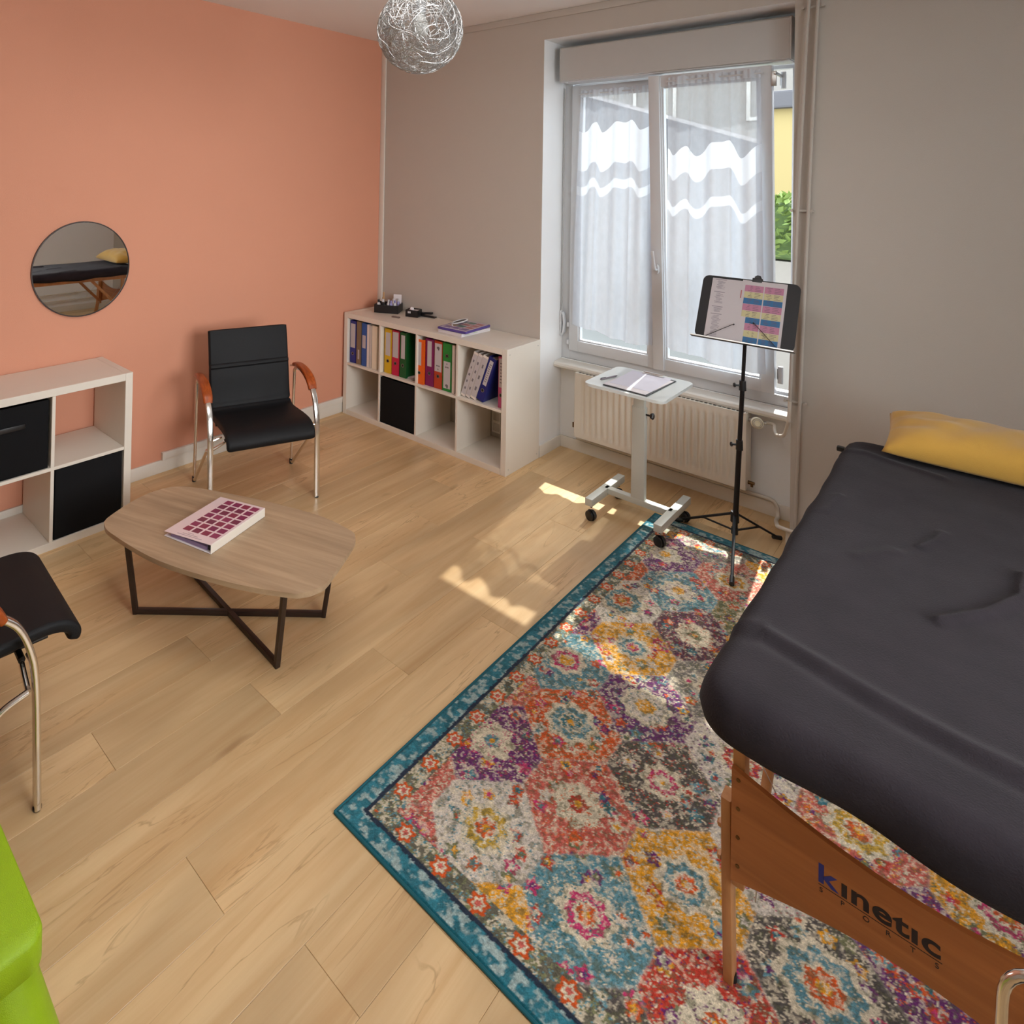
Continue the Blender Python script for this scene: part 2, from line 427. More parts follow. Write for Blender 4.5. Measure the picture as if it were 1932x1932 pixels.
# meeting-stile cover and handle on the tilted sash
b_ = BM(); box(b_, -.006, .058, -.012, .003, .0, 1.78, .005); obj('stile_cover', b_, M_pvc, sR)
b_ = BM()
lathe(b_, [(.0135, 0), (.0135, .010), (.011, .014)], M=Matrix.Translation((.030, -.012, .62)) @ Matrix.Scale(2.2, 4, (0, 0, 1)) @ Matrix.Rotation(PI/2, 4, 'X'))
obj('handle_rose', b_, M_pvc, sR)
b_ = BM(); sweep(b_, arc_path([(.030, -.022, .62), (.030, -.055, .62), (.020, -.060, .735)], .02), rrect(.017, .011, .004), side=(1, 0, 0))
obj('handle', b_, M_pvc, sR)
for zz in (.06, 1.66):
    b_ = BM(); cyl(b_, (2.801, .262, .672+zz), (2.801, .262, .762+zz), .013); box(b_, 2.783, 2.801, .262, .29, .69+zz, .75+zz, .003); obj('hinge', b_, M_pvc, win)
b_ = BM(); box(b_, 2.79, 2.80, .10, .29, 2.39, 2.405, .002); box(b_, 2.776, 2.80, .115, .125, 2.33, 2.41, .002); obj('tilt_arm', b_, M_steel, win)
for zz in (.70, .82):
    b_ = BM(); box(b_, 1.536, 1.552, .262, .288, zz, zz+.03, .003); obj('hinge', b_, M_pvc, win)

# unseen window added in the right wall to go with the side fill
w2 = bpy.data.objects.new('added_window', None); C.objects.link(w2); w2['kind'] = 'structure'
w2.location = (X1+.05, WY0, 0); w2.rotation_euler = (0, 0, PI/2)
b_ = BM(); frame_ring(b_, .005, 1.795, WZ0+.005, WZ1-.005, .06, -.06, .0); box(b_, .87, .93, -.06, 0, WZ0+.05, WZ1-.05, .004)
obj('window_frame', b_, M_pvc, w2)
b_ = BM(); box(b_, .06, 1.74, -.035, -.030, WZ0+.06, WZ1-.06); obj('window_pane', b_, m_glass, w2, smooth=False)
# door in the wall behind the camera
dr_ = bpy.data.objects.new('door_1', None); C.objects.link(dr_); dr_['kind'] = 'structure'
b_ = BM(); box(b_, 3.55, 4.37, Y0+.004, Y0+.044, .004, 2.04, .003); obj('door_leaf', b_, M_trim, dr_)
b_ = BM(); box(b_, 3.47, 3.54, Y0+.001, Y0+.03, .0, 2.12, .004); box(b_, 4.38, 4.45, Y0+.001, Y0+.03, .0, 2.12, .004); box(b_, 3.47, 4.45, Y0+.001, Y0+.03, 2.05, 2.12, .004); obj('door_frame', b_, M_trim, dr_)
b_ = BM(); tube(b_, arc_path([(3.62, Y0+.044, 1.02), (3.62, Y0+.09, 1.02), (3.74, Y0+.09, 1.02)], .02), .009, 10); obj('door_handle', b_, M_chrome, dr_)

# roller shutter box in front of the lintel
rb = thing('roller_shutter_box', 'long grey roller shutter box under the top of the window niche', 'shutter box', (2.207, .10, 2.465))
b_ = BM()
L2 = .655
pr = [(0, .004), (.010, 0), (.165, 0), (.168, .225), (.012, .225), (0, .215)]
A = [b_.verts.new((-L2, y, z)) for y, z in pr]; B = [b_.verts.new((L2, y, z)) for y, z in pr]
b_.faces.new(A); b_.faces.new(list(reversed(B)))
for i in range(len(pr)): b_.faces.new((A[i], A[(i+1) % len(pr)], B[(i+1) % len(pr)], B[i]))
obj('box_shell', b_, M_shutter, rb)
b_ = BM(); box(b_, -L2, L2, .012, .15, -.006, .0, .002); obj('bottom_strip', b_, M_pvc, rb)
for sx in (-1, 1):
    b_ = BM(); prism(b_, [(0.0, .0), (.172, -.002), (.174, .228), (.02, .229), (-.002, .218)], 0, .006)
    for v in b_.verts: v.co = Vector((sx*(L2+.001)+sx*v.co.z, v.co.x, v.co.y))
    obj('end_cap', b_, M_shutter, rb)
b_ = BM(); cyl(b_, (-L2+.03, .03, -.012), (-L2+.03, .03, 0), .010, .012); obj('strap_guide', b_, M_pvc, rb)
# strap and winder
st = thing('shutter_strap_winder', 'white oval strap winder on the left side of the window niche', 'strap winder', (NX0+.001, .262, .84))
b_ = BM(); box(b_, 0, .014, -.012, .012, -.085, .085, .005)
sweep(b_, [(.014, 0, -.082), (.026, 0, -.06), (.032, 0, 0), (.026, 0, .055), (.016, 0, .075)], rrect(.030, .012, .005), side=(0, 1, 0))
obj('winder_case', b_, M_pvc, st)
b_ = BM(); box(b_, .012, .0135, -.008, .008, .07, 1.60); obj('strap', b_, M_shutter, st)
b_ = BM(); box(b_, .015, .017, -.009, .009, .070, .078); obj('slot', b_, M_blkpl, st)

# ------------------------------------------------------------------ curtains
def curtain_mat(name, transp, col=(.75, .80, .88), weave=0, tmix=.145):
    m, nt, b0 = newmat(name); nt.nodes.remove(b0)
    t = N(nt, 'ShaderNodeBsdfTransparent'); t.inputs[0].default_value = (1, 1, 1, 1)
    di = N(nt, 'ShaderNodeBsdfDiffuse'); di.inputs[0].default_value = (*[c*.9 for c in col], 1)
    tl = N(nt, 'ShaderNodeBsdfTranslucent'); tl.inputs[0].default_value = (*col, 1)
    a = N(nt, 'ShaderNodeMixShader'); a.inputs[0].default_value = tmix
    nt.links.new(di.outputs[0], a.inputs[1]); nt.links.new(tl.outputs[0], a.inputs[2])
    tc = N(nt, 'ShaderNodeTexCoord'); mp = N(nt, 'ShaderNodeMapping'); mp.inputs['Scale'].default_value = (26, 26, 14)
    no = N(nt, 'ShaderNodeTexNoise'); no.inputs['Scale'].default_value = 1; no.inputs['Detail'].default_value = 4
    nt.links.new(tc.outputs['Object'], mp.inputs[0]); nt.links.new(mp.outputs[0], no.inputs['Vector'])
    mr = N(nt, 'ShaderNodeMapRange'); mr.inputs[1].default_value = .3; mr.inputs[2].default_value = .7
    mr.inputs[3].default_value = max(0, transp-weave); mr.inputs[4].default_value = transp+weave
    nt.links.new(no.outputs['Fac'], mr.inputs[0])
    mx = N(nt, 'ShaderNodeMixShader'); nt.links.new(mr.outputs[0], mx.inputs[0]); nt.links.new(a.outputs[0], mx.inputs[1]); nt.links.new(t.outputs[0], mx.inputs[2])
    nt.links.new(mx.outputs[0], nt.nodes['Material Output'].inputs[0])
    return m
M_sheer = curtain_mat('sheer_voile', .45, weave=.04)
M_sheer2 = curtain_mat('fine_voile', .11, weave=.04)
M_band = curtain_mat('woven_band', .05, (.80, .84, .90), .02, .29)
def lerp(a, b, t): return a+(b-a)*t
def curtain(label, x0, x1, xb0, xb1, ytop, ybot, ztop, levels, zbot, U, DZ, folds, side_label):
    root = thing('sheer_curtain', label, 'curtain', ((x0+x1)/2, ytop, ztop), group=None)
    nx = 96
    def pos(u_, z):
        t = (ztop-z)/(ztop-zbot)
        x = lerp(lerp(x0, x1, u_), lerp(xb0, xb1, u_), t)
        y = lerp(ytop, ybot, t)
        amp = .008+.007*min(1, t*3)
        y += amp*sum(math.sin(2*PI*(u_*f+ph)+.7*math.sin(3*t+f)) * w_ for f, ph, w_ in folds)
        if t < .05: y += .005*math.sin(2*PI*u_*14)
        # crisp pleats
        for pu in (.27, .70): y -= .010*math.exp(-((u_-pu)/.012)**2)*min(1, t*4)
        return Vector((x-(x0+x1)/2, y-ytop, z-ztop))
    def wave(u_):
        i = max(0, min(len(U)-2, int(np.searchsorted(U, u_))-1)); t = (u_-U[i])/(U[i+1]-U[i]); t = max(0, min(1, t))
        return lerp(DZ[i], DZ[i+1], .5-.5*math.cos(PI*t))
    wz = lambda zc: (lambda u_: zc+wave(u_))
    bot = lambda u_: zbot+.016*math.sin(2*PI*u_*.9+.6)-.018*u_+.012*math.exp(-(u_/.05)**2)
    top = lambda u_: ztop+.004*math.sin(2*PI*u_*7)
    hem = lambda u_: ztop-.045
    hem2 = lambda u_: ztop-.115
    lv = [top, hem, hem2]+[wz(z) for z in levels]+[bot]
    parts = [('header', M_band, 0, 1, 3), ('sheer_panel', M_sheer, 1, 3, 8), ('opaque_band', M_band, 3, 4, 5), ('sheer_panel', M_sheer2, 4, 5, 3), ('opaque_band', M_band, 5, 6, 2), ('sheer_panel', M_sheer2, 6, 7, 22)]
    for nm, mt, a, b, rows in parts:
        b_ = BM(); g = []
        for r_ in range(rows+1):
            t = r_/rows; row = []
            for i in range(nx+1):
                u_ = i/nx; za, zb = lv[a](u_), lv[b](u_)
                row.append(b_.verts.new(pos(u_, lerp(za, zb, t))))
            g.append(row)
        for r_ in range(rows):
            for i in range(nx): b_.faces.new((g[r_][i], g[r_][i+1], g[r_+1][i+1], g[r_+1][i]))
        o = obj(nm, b_, mt, root, ang=180)
    # brass-free white rod
    b_ = BM(); cyl(b_, (x0-.012-(x0+x1)/2, .004, -.022), (x1+.012-(x0+x1)/2, .004, -.022), .005, n=10); obj('curtain_rod', b_, M_pvc, root)
    return root
UL = [0, .06, .255, .32, .54, .62, .71, .84, 1.01]
DL = [-.024, -.033, .032, -.036, .030, .022, .036, -.030, .014]
curtain('sheer white curtain with two wavy bands on the left closed window sash', 1.625, 2.118, 1.583, 2.118, .238, .238, 2.412, (2.165, 1.905, 1.80, 1.742), .825, UL, DL, ((3.3, .1, 1), (6.1, .4, .5)), 'left')
UR = [0, .07, .22, .33, .52, .60, .68, .79, 1.01]
DR = [.016, -.026, .026, -.032, .044, .046, .054, -.046, .032]
curtain('sheer white curtain with two wavy bands on the tilted window sash behind the music stand', 2.246, 2.727, 2.205, 2.745, .098, .205, 2.425, (1.995, 1.845, 1.690, 1.635), .80, UR, DR, ((2.7, .3, 1), (5.3, .1, .5)), 'right')

# ------------------------------------------------------------------ radiator and pipes
rd = thing('radiator', 'white ribbed panel radiator under the window sill', 'radiator', (1.662, .15, .145))
RW, RH = 1.0, .41
b_ = BM()
nxr = 26*8; prof = []
for i in range(nxr+1):
    x = i/nxr*RW; k = (i/8) % 1
    dpt = .012*(max(0, math.sin(PI*min(1, max(0, (k-.18)/.64))))**.6)
    if x < .03 or x > RW-.03: dpt = 0
    prof.append((x, dpt))
zl = [0, .018, .040, .055, RH-.055, RH-.040, RH-.018, RH]; kz = [0, 0, .25, 1, 1, .25, 0, 0]
g = [[b_.verts.new((x, dp*k, z)) for x, dp in prof] for z, k in zip(zl, kz)]
for a in range(len(zl)-1):
    for i in range(nxr): b_.faces.new((g[a][i], g[a][i+1], g[a+1][i+1], g[a+1][i]))
obj('front_panel', b_, M_rad, rd, ang=60)
b_ = BM(); box(b_, 0, RW, .001, .012, 0, .014, .003); box(b_, 0, RW, .001, .012, RH-.014, RH, .003); box(b_, 0, .012, .001, .02, 0, RH, .003); box(b_, RW-.012, RW, .001, .02, 0, RH, .003)
box(b_, .01, RW-.01, .085, .100, .0, RH, .004); obj('rear_panel', b_, M_rad, rd)
b_ = BM(); box(b_, RW, RW+.004, -.001, .10, .0, RH+.004, .002); box(b_, -.004, 0, -.001, .10, .0, RH+.004, .002); split(obj('side_cover', b_, M_rad, rd))
b_ = BM()
box(b_, -.003, RW+.003, .0, .012, RH, RH+.005, .002); box(b_, -.003, RW+.003, .088, .1, RH, RH+.005, .002)
for i in range(42):
    x = .006+i*(RW-.016)/41; box(b_, x, x+.006, .012, .088, RH, RH+.004)
stuff(obj('top_grille', b_, M_rad, rd))
b_ = BM(); box(b_, .02, RW-.02, .02, .08, .01, RH-.01); obj('convector', b_, M_shutter, rd)
M_brass = pm('aged_brass', (.16, .09, .04), .4, 1)
b_ = BM(); cyl(b_, (-.004, .05, .055), (-.035, .05, .055), .012, .009); cyl(b_, (-.03, .05, .04), (-.03, .05, .07), .010); obj('drain_plug', b_, M_brass, rd)
b_ = BM(); cyl(b_, (RW+.004, .05, .03), (RW+.035, .05, .03), .010, .008); cyl(b_, (RW+.022, .05, .01), (RW+.022, .05, .035), .007); obj('drain_plug', b_, M_brass, rd)
# thermostatic valve
Mv = Matrix.Translation((RW+.045, .035, .372)) @ Vector((.30, -.93, .22)).to_track_quat('Z', 'Y').to_matrix().to_4x4()
vv = BM(); lathe(vv, [(.018, -.01), (.022, .0), (.027, .012), (.030, .030), (.030, .050), (.026, .060), (.020, .062), (.020, .066), (.013, .067), (.013, .0645), (.002, .0645)], M=Mv, n=28)
valve = obj('thermostat_knob', vv, M_cream, rd)
for ra in (.0235, .0165):
    vv = BM(); lathe(vv, [(ra-.0012, .0615 if ra > .02 else .0662), (ra-.0012, .0632 if ra > .02 else .0672), (ra+.0012, .0632 if ra > .02 else .0672), (ra+.0012, .0615 if ra > .02 else .0662)], M=Mv, n=28, cap=False); obj('dial_ring', vv, M_steel, valve)
b_ = BM(); cyl(b_, (RW+.003, .05, .372), (RW+.09, .05, .372), .011, .010); cyl(b_, (RW+.045, .05, .372), (RW+.045, .02, .375), .014); obj('valve_body', b_, M_steel, rd)

pp = thing('heating_pipe', 'white heating pipe running down the pier and bending to the radiator valve', 'pipe', (2.973, -.026, 2.9))
L = Vector((2.973, -.026, 2.9))
pa = [(2.980, -.026, 2.9), (2.962, -.026, 2.6), (2.929, -.026, 1.67), (2.905, -.026, .73), (2.902, -.03, .63), (2.865, .06, .52), (2.815, .13, .492), (2.797, .16, .505), (2.793, .19, .528), (2.755, .20, .524)]
b_ = BM(); tube(b_, [Vector(p)-L for p in pa[:4]], .0075, 12); obj('pipe_run', b_, M_wall, pp)
b_ = BM(); tube(b_, arc_path([Vector(p)-L for p in pa[3:]], .05, 6), .0085, 12); obj('pipe_bend', b_, M_pipe, pp)
pq = thing('heating_pipe', 'thin white riser pipe on the pier, right of the bent radiator pipe', 'pipe', (3.006, -.02, 2.9))
L2_ = Vector((3.010, -.02, 2.9))
pq.location = L2_
b_ = BM(); tube(b_, [Vector(p)-L2_ for p in [(3.012, -.02, 2.9), (2.989, -.02, 2.22), (2.974, -.02, 1.675), (2.953, -.02, .968), (2.931, -.02, .12)]], .0075, 12); obj('pipe_run', b_, M_wall, pq)
for zz, xx in ((2.69, 2.985), (1.68, 2.945), (.728, 2.925)):
    b_ = BM(); box(b_, xx-.045-L2_.x, xx+.045-L2_.x, .004, .012, zz-.005-2.9, zz+.005-2.9, .002)
    for q in (-.042, .042): cyl(b_, (xx+q-L2_.x, .018, zz-2.9), (xx+q-L2_.x, -.006, zz-2.9), .007, n=10)
    obj('pipe_clip', b_, M_wall, pq)
pr_ = thing('heating_pipe', 'white return pipe above the baseboard under the radiator', 'pipe', (1.7, .26, .1))
L3 = Vector((1.7, .26, .1))
b_ = BM(); tube(b_, arc_path([Vector(p)-L3 for p in [(1.62, .262, .094), (2.66, .262, .094), (2.785, .262, .094), (2.80, .255, .02), (2.80, .20, .015), (2.86, -.035, .095), (2.97, -.035, .095), (3.2, -.035, .095)]], .035, 6), .010, 12); obj('pipe_run', b_, M_pipe, pr_)
# two pipes low on the right wall (seen in the mirror)
for k, zz in enumerate((.15, .24)):
    p_ = thing('heating_pipe', ('lower', 'upper')[k]+' of two thin pipes running along the right wall, seen in the mirror', 'pipe', (X1-.03, -2.5, zz))
    b_ = BM(); tube(b_, [(0, -2.3, 0), (0, 2.45, 0)], .008, 10); obj('pipe_run', b_, M_pipe, p_)
    b_ = BM()
    for yy in (-1.5, -.3, .9, 2.0): box(b_, -.003, .03, yy-.006, yy+.006, -.01, .01, .002)
    split(obj('pipe_clip', b_, M_pipe, p_))

# ------------------------------------------------------------------ cube shelves
TO, TI = .038, .016
def cube_shelf(name, label, loc, rz, cols, length):
    """local: x along the front 0..length, y 0 (front) .. .39, z up"""
    root = thing(name, label, 'shelf', loc, rz)
    D_, H_ = .39, .77
    for xa in (0, length-TO):
        b_ = BM(); box(b_, xa, xa+TO, 0, D_, 0, H_, .0015, 1); sp = obj('side_panel', b_, M_white, root)
        b_ = BM(); xo = -.0006 if xa == 0 else length+.0006
        for yy in (.03, D_-.03):
            for zz in (.035, H_-.035): cyl(b_, (xo-.0008, yy, zz), (xo+.0008, yy, zz), .004, n=10)
        split(obj('screw_cap', b_, M_steel, sp))
    b_ = BM(); box(b_, TO+.0006, length-TO-.0006, 0, D_, H_-TO, H_-.0006, .0012, 1); obj('top_panel', b_, M_white, root)
    b_ = BM(); box(b_, TO+.0006, length-TO-.0006, 0, D_, 0, TO, .0012, 1); obj('bottom_panel', b_, M_white, root)
    zm = H_/2
    b_ = BM(); box(b_, TO+.0006, length-TO-.0006, .002, D_-.002, zm-TI/2, zm+TI/2, .001, 1); obj('shelf_board', b_, M_white, root)
    cw = (length-2*TO-(cols-1)*TI)/cols
    for i in range(1, cols):
        xx = TO+i*cw+(i-1)*TI
        b_ = BM(); box(b_, xx, xx+TI, .002, D_-.002, TO+.0005, zm-TI/2-.0005, .001, 1); obj('divider', b_, M_white, root)
        b_ = BM(); box(b_, xx, xx+TI, .002, D_-.002, zm+TI/2+.0005, H_-TO-.0005, .001, 1); obj('divider', b_, M_white, root)
    return root, cw
SAX, SAY = .025, -.396
shelfA, cw = cube_shelf('cube_shelf', 'long white cube shelf full of ring binders beneath the window-side wall', (SAX, SAY, 0), 0, 4, 1.47)
SBX, SBY = .404, -2.232      # front plane x, right end y ; local x runs to -y... rotate so that front faces +x
shelfB, cwB = cube_shelf('cube_shelf', 'square white four-cube shelf standing under the round mirror', (SBX, SBY-.77, 0), PI/2, 2, .77)
def compA(c): return SAX+TO+c*(cw+TI)
ZUP, ZLO = .77/2+TI/2, TO

# fabric storage boxes
def fabric_box(label, loc, rz, w=.325, dd=.37, h=.325, handle=True, tilt=0):
    root = thing('storage_box', label, 'storage box', loc, rot=(0, 0, rz))
    b_ = BM(); t = .006
    box(b_, 0, w, 0, dd, 0, t, .001, 1); box(b_, 0, w, 0, t, 0, h, .003); box(b_, 0, w, dd-t, dd, 0, h, .003)
    box(b_, 0, t, 0, dd, 0, h, .003); box(b_, w-t, w, 0, dd, 0, h, .003)
    obj('box_body', b_, M_blkfab, root)
    if handle:
        b_ = BM(); sweep(b_, cat([(w/2-.06, .0, h*.70), (w/2-.05, -.008, h*.70), (w/2, -.012, h*.705), (w/2+.05, -.008, h*.70), (w/2+.06, 0, h*.70)], 4), rrect(.022, .003, .001, 2), side=(0, 0, 1))
        obj('handle', b_, M_blkpl, root)
    return root
fabric_box('black fabric box in the lower row of the long shelf, under the red binder', (compA(1)+.005, SAY+.006, ZLO+.001), 0, w=.3265, handle=False)
yB = lambda c: SBY-.77+TO+c*(cwB+TI)
fabric_box('black fabric box filling the lower right cube of the four-cube shelf', (SBX-.008, yB(1)+.006, ZLO+.001), PI/2, h=.333, handle=False)
fabric_box('black fabric box with a handle in the upper left cube of the four-cube shelf', (SBX-.012, yB(0)+.004, ZUP+.001), PI/2, h=.325)

# binders
mats = {}
def colmat(rgb, rough=.45, name='board'):
    k = (rgb, rough)
    if k not in mats: mats[k] = pm('%s_colour' % name, ln(rgb), rough, var=.03)
    return mats[k]
M_hole = pm('hole_dark', (.006, .006, .006), .8); M_ring = pm('hole_ring', (.35, .34, .33), .3, 1)
def marks(bm, x0, x1, z0, z1, n, y, seed=0, vertical=False):
    rnd_ = random.Random(seed)
    for i in range(n):
        z = lerp(z1, z0, (i+.5)/n); hh = (z1-z0)/n*.16
        a = x0+rnd_.random()*.2*(x1-x0); b = x1-rnd_.random()*.35*(x1-x0)
        box(bm, a, b, y-.0003, y, z-hh, z+hh)
def binder(x, w, rgb, label, h=.318, dd=.285, y=None, lab=None, hole=None, lean=0, z=None, marks_n=0, name='ring_binder', group='binders on the long shelf', paper=False, labw=.72, text=None):
    root = thing(name, label, 'binder', (x, (SAY+.03) if y is None else y, (ZUP+.001+w*math.sin(lean)) if z is None else z), rot=(0, lean, 0), group=group)
    m = colmat(rgb)
    b_ = BM(); t = .0028
    box(b_, 0, t, 0, dd, 0, h, .0008, 1); box(b_, w-t, w, 0, dd, 0, h, .0008, 1); box(b_, 0, w, 0, t, 0, h, .0012, 1)
    obj('cover', b_, m, root)
    b_ = BM(); box(b_, t+.002, w-t-.002, .022, dd-.012, .006, h-.018); obj('pages', b_, M_paper, root, smooth=False)
    if lab:
        b_ = BM(); box(b_, w*(1-labw)/2, w*(1+labw)/2, -.0010, .0, lab[0]*h, lab[1]*h); lb = obj('spine_label', b_, M_paperp, root, smooth=False)
        if marks_n:
            b_ = BM(); marks(b_, w*.3, w*.7, lab[0]*h+.02, lab[1]*h-.02, marks_n, -.0011, int(x*1000)); stuff(obj('lettering', b_, M_ink, lb, smooth=False))
    if hole:
        Mh = Matrix.Translation((w/2, 0, hole*h)) @ Matrix.Rotation(PI/2, 4, 'X')
        b_ = BM(); lathe(b_, [(.0085, -.001), (.0125, -.001), (.0125, .0016), (.0085, .0016)], M=Mh, n=20, cap=False); rg = obj('finger_ring', b_, M_ring, root)
        b_ = BM(); lathe(b_, [(.0088, -.0005), (.0088, .0012)], M=Mh, n=20); obj('finger_hole', b_, M_hole, root)
    return root
binder(.070, .062, (36, 44, 128), 'navy blue binder with a tall white label at the left end of the long shelf', lab=(.36, .93), hole=.22, labw=.8, y=-.372)
binder(.140, .050, (128, 108, 84), 'taupe binder with a small low label, between the two blue binders', lab=(.12, .34), labw=.3, h=.322, y=-.372)
binder(.196, .052, (38, 86, 160), 'bright blue binder with a mid-height label, left of the white folders', lab=(.42, .72), labw=.66, y=-.372)
binder(.252, .026, (226, 218, 212), 'thin white folder right beside the bright blue binder', h=.315, y=-.372)
binder(.281, .020, (206, 198, 192), 'thinnest white folder, between two white folders in the first compartment', h=.312, y=-.372)
binder(.305, .052, (232, 222, 200), 'thick cream folder at the right end of the first compartment', h=.317, y=-.372)
binder(.430, .070, (214, 172, 24), 'yellow binder with a tall white label in the second compartment', lab=(.40, .92), hole=.28, labw=.66)
binder(.504, .070, (190, 24, 66), 'magenta red binder between the yellow and the dark green binder', lab=(.40, .97), hole=.27, labw=.78)
binder(.580, .064, (12, 84, 38), 'dark green binder with empty shelf space at its right', lab=(.42, .94), hole=.27, labw=.55)
binder(.739, .076, (226, 96, 16), 'orange binder with a narrow white label in the third compartment', lab=(.42, .94), hole=.25, labw=.45, h=.305, y=-.380)
binder(.819, .074, (122, 22, 84), 'purple binder between the orange and the brick red binder', lab=(.42, .96), hole=.27, labw=.5)
b3 = binder(.898, .068, (182, 64, 34), 'brick red binder with a wide white label with printed marks', lab=(.36, .95), hole=.26, labw=.86)
b4 = binder(.970, .076, (36, 128, 52), 'bright green binder standing upside down, its white label at the bottom', lab=(.06, .62), hole=.74, labw=.74)
binder(1.050, .022, (230, 222, 214), 'thin white folder wedged right of the bright green binder', h=.316)
for rt, x_, spec in ((b3, .034, ((.86, 'dark'), (.48, 'two'), (.41, 'dot'))), (b4, .038, ((.57, 'dot'), (.50, 'two'), (.12, 'dark')))):
    b_ = BM()
    for f_, kd in spec:
        z = f_*.318
        if kd == 'dark':
            lathe(b_, [(.013, 0), (.013, .0004)], M=Matrix.Translation((x_, -.0011, z)) @ Matrix.Rotation(PI/2, 4, 'X') @ Matrix.Scale(.7, 4, (0, 1, 0)), n=9)
            lathe(b_, [(.007, 0), (.007, .0004)], M=Matrix.Translation((x_+.004, -.0011, z-.010)) @ Matrix.Rotation(PI/2, 4, 'X'), n=7)
        elif kd == 'two':
            box(b_, x_-.015, x_-.002, -.0015, -.0010, z-.004, z+.004); box(b_, x_+.001, x_+.015, -.0015, -.0010, z-.004, z+.004)
        else: box(b_, x_-.004, x_+.004, -.0015, -.0010, z-.004, z+.004)
    stuff(obj('printed_mark', b_, M_ink, rt, smooth=False))
LEAN = math.radians(19)
binder(1.124, .035, (224, 214, 206), 'leftmost of the three leaning white binders in the fourth compartment', lean=LEAN, marks_n=5, lab=(.05, .95), labw=.9)
binder(1.163, .033, (222, 212, 204), 'middle one of the three leaning white binders in the fourth compartment', lean=LEAN, h=.312, marks_n=4, lab=(.05, .95), labw=.9)
binder(1.200, .041, (228, 218, 208), 'leaning white binder touching the navy binder in the fourth compartment', lean=LEAN, h=.308, marks_n=3, lab=(.05, .95), labw=.9)
binder(1.247, .055, (26, 34, 108), 'navy binder leaning left against the white binders in the fourth compartment', lean=LEAN, h=.303, lab=(.36, .93), hole=.24, labw=.5, marks_n=9)
binder(1.413, .041, (190, 84, 128), 'pink binder at the right end of the long shelf', lab=(.40, .96), hole=.25, labw=.75, marks_n=7)
# loose papers under the green binder side
lp = thing('paper_stack', 'few loose curled papers lying beside the dark green binder', 'papers', (.66, SAY+.03, ZUP+.001))
b_ = BM()
for k in range(4):
    sweep(b_, cat([(0, .03, .002+k*.003), (.02, .02, .004+k*.004), (.05, .01, .007+k*.005), (.062, .02, .016+k*.005)], 4), [(-.1, -.0004), (.1, -.0004), (.1, .0004), (-.1, .0004)], side=(0, 1, 0))
for v in b_.verts: v.co.y += .09
split(obj('loose_sheet', b_, M_paper, lp))
# items seen through the lower cubes, fixed to the wall behind
so = thing('wall_socket', 'pale double wall socket panel seen through the lower right cube of the long shelf', 'socket', (1.17, -.001, .145))
b_ = BM(); box(b_, -.035, .035, -.016, 0, -.075, .075, .004); obj('cover_plate', b_, M_trim, so)
b_ = BM(); box(b_, -.024, .024, -.018, -.015, .01, .06, .003); box(b_, -.024, .024, -.018, -.015, -.06, -.01, .003); split(obj('socket_insert', b_, M_wall, so))
cb = tag(obj('cable_cover', (lambda q: (box(q, 0, .026, 0, .05, 0, .16, .003), q)[1])(BM()), M_brown), 'dark brown strip standing behind the third lower cube of the long shelf', 'cable cover'); cb.location = (.79, -.075, .075)
cb.location = (compA(2)+cw-.030, -.068, ZLO+.02)

# ------------------------------------------------------------------ things on top of the long shelf
ZT = .7705
def rotbox(name, w, dd, h, mat, parent, t=.004):
    b_ = BM(); box(b_, -w/2, w/2, -dd/2, dd/2, 0, t, .001, 1)
    box(b_, -w/2, w/2, -dd/2, -dd/2+t, 0, h, .0015); box(b_, -w/2, w/2, dd/2-t, dd/2, 0, h, .0015)
    box(b_, -w/2, -w/2+t, -dd/2, dd/2, 0, h, .0015); box(b_, w/2-t, w/2, -dd/2, dd/2, 0, h, .0015)
    return obj(name, b_, mat, parent)
tr_c = (.235, -.125)
tray = thing('organiser_box', 'larger black organiser box full of small bottles on the long shelf', 'organiser', (*tr_c, ZT), math.radians(28))
rotbox('box_body', .19, .15, .062, M_blkpl, tray)
ca, sa = math.cos(math.radians(28)), math.sin(math.radians(28))
def inbox(px, py): return (tr_c[0]+px*ca-py*sa, tr_c[1]+px*sa+py*ca)
M_lav = pm('lavender_plastic', ln((150, 146, 196)), .3); M_clear = pm('frosted_plastic', ln((206, 204, 206)), .3); M_cork = pm('cork', ln((176, 140, 100)), .7)
def bottle(px, py, h, r_, mb, mc, label, lab=True, name='small_bottle', cat_='bottle'):
    x, y = inbox(px, py)
    t = thing(name, label, cat_, (x, y, ZT+.005), group='small items in the larger black organiser box')
    b_ = BM(); lathe(b_, [(r_*.9, 0), (r_, .003), (r_, h*.66), (r_*.6, h*.76), (r_*.45, h*.80)], n=16); obj('bottle_body', b_, mb, t)
    b_ = BM(); lathe(b_, [(r_*.62, h*.78), (r_*.62, h*.98), (r_*.5, h)], n=16); obj('cap', b_, mc, t)
    if lab:
        b_ = BM(); lathe(b_, [(r_*1.02, h*.2), (r_*1.02, h*.55)], n=16); obj('bottle_label', b_, M_paper, t)
bottle(-.072, -.030, .088, .014, M_clear, M_blkpl, 'short bottle with a dark cap at the left of the organiser box')
bottle(-.035, -.035, .094, .017, M_blkpl, M_clear, 'black bottle with a pale label in the organiser box')
bottle(-.052, .040, .135, .012, M_cork, M_cork, 'tallest cork-coloured bottle standing at the back of the organiser box', lab=False)
bottle(.004, -.020, .090, .013, M_clear, M_clear, 'clear bottle left of the lavender tube in the organiser box', lab=False)
bottle(.028, -.034, .086, .013, M_lav, M_lav, 'lavender tube in the front row of the organiser box', lab=False)
bottle(.055, -.020, .088, .012, M_clear, M_lav, 'clear bottle with a lavender cap in the organiser box')
bottle(.030, .030, .090, .012, M_paper, M_clear, 'white bottle in the second row of the organiser box')
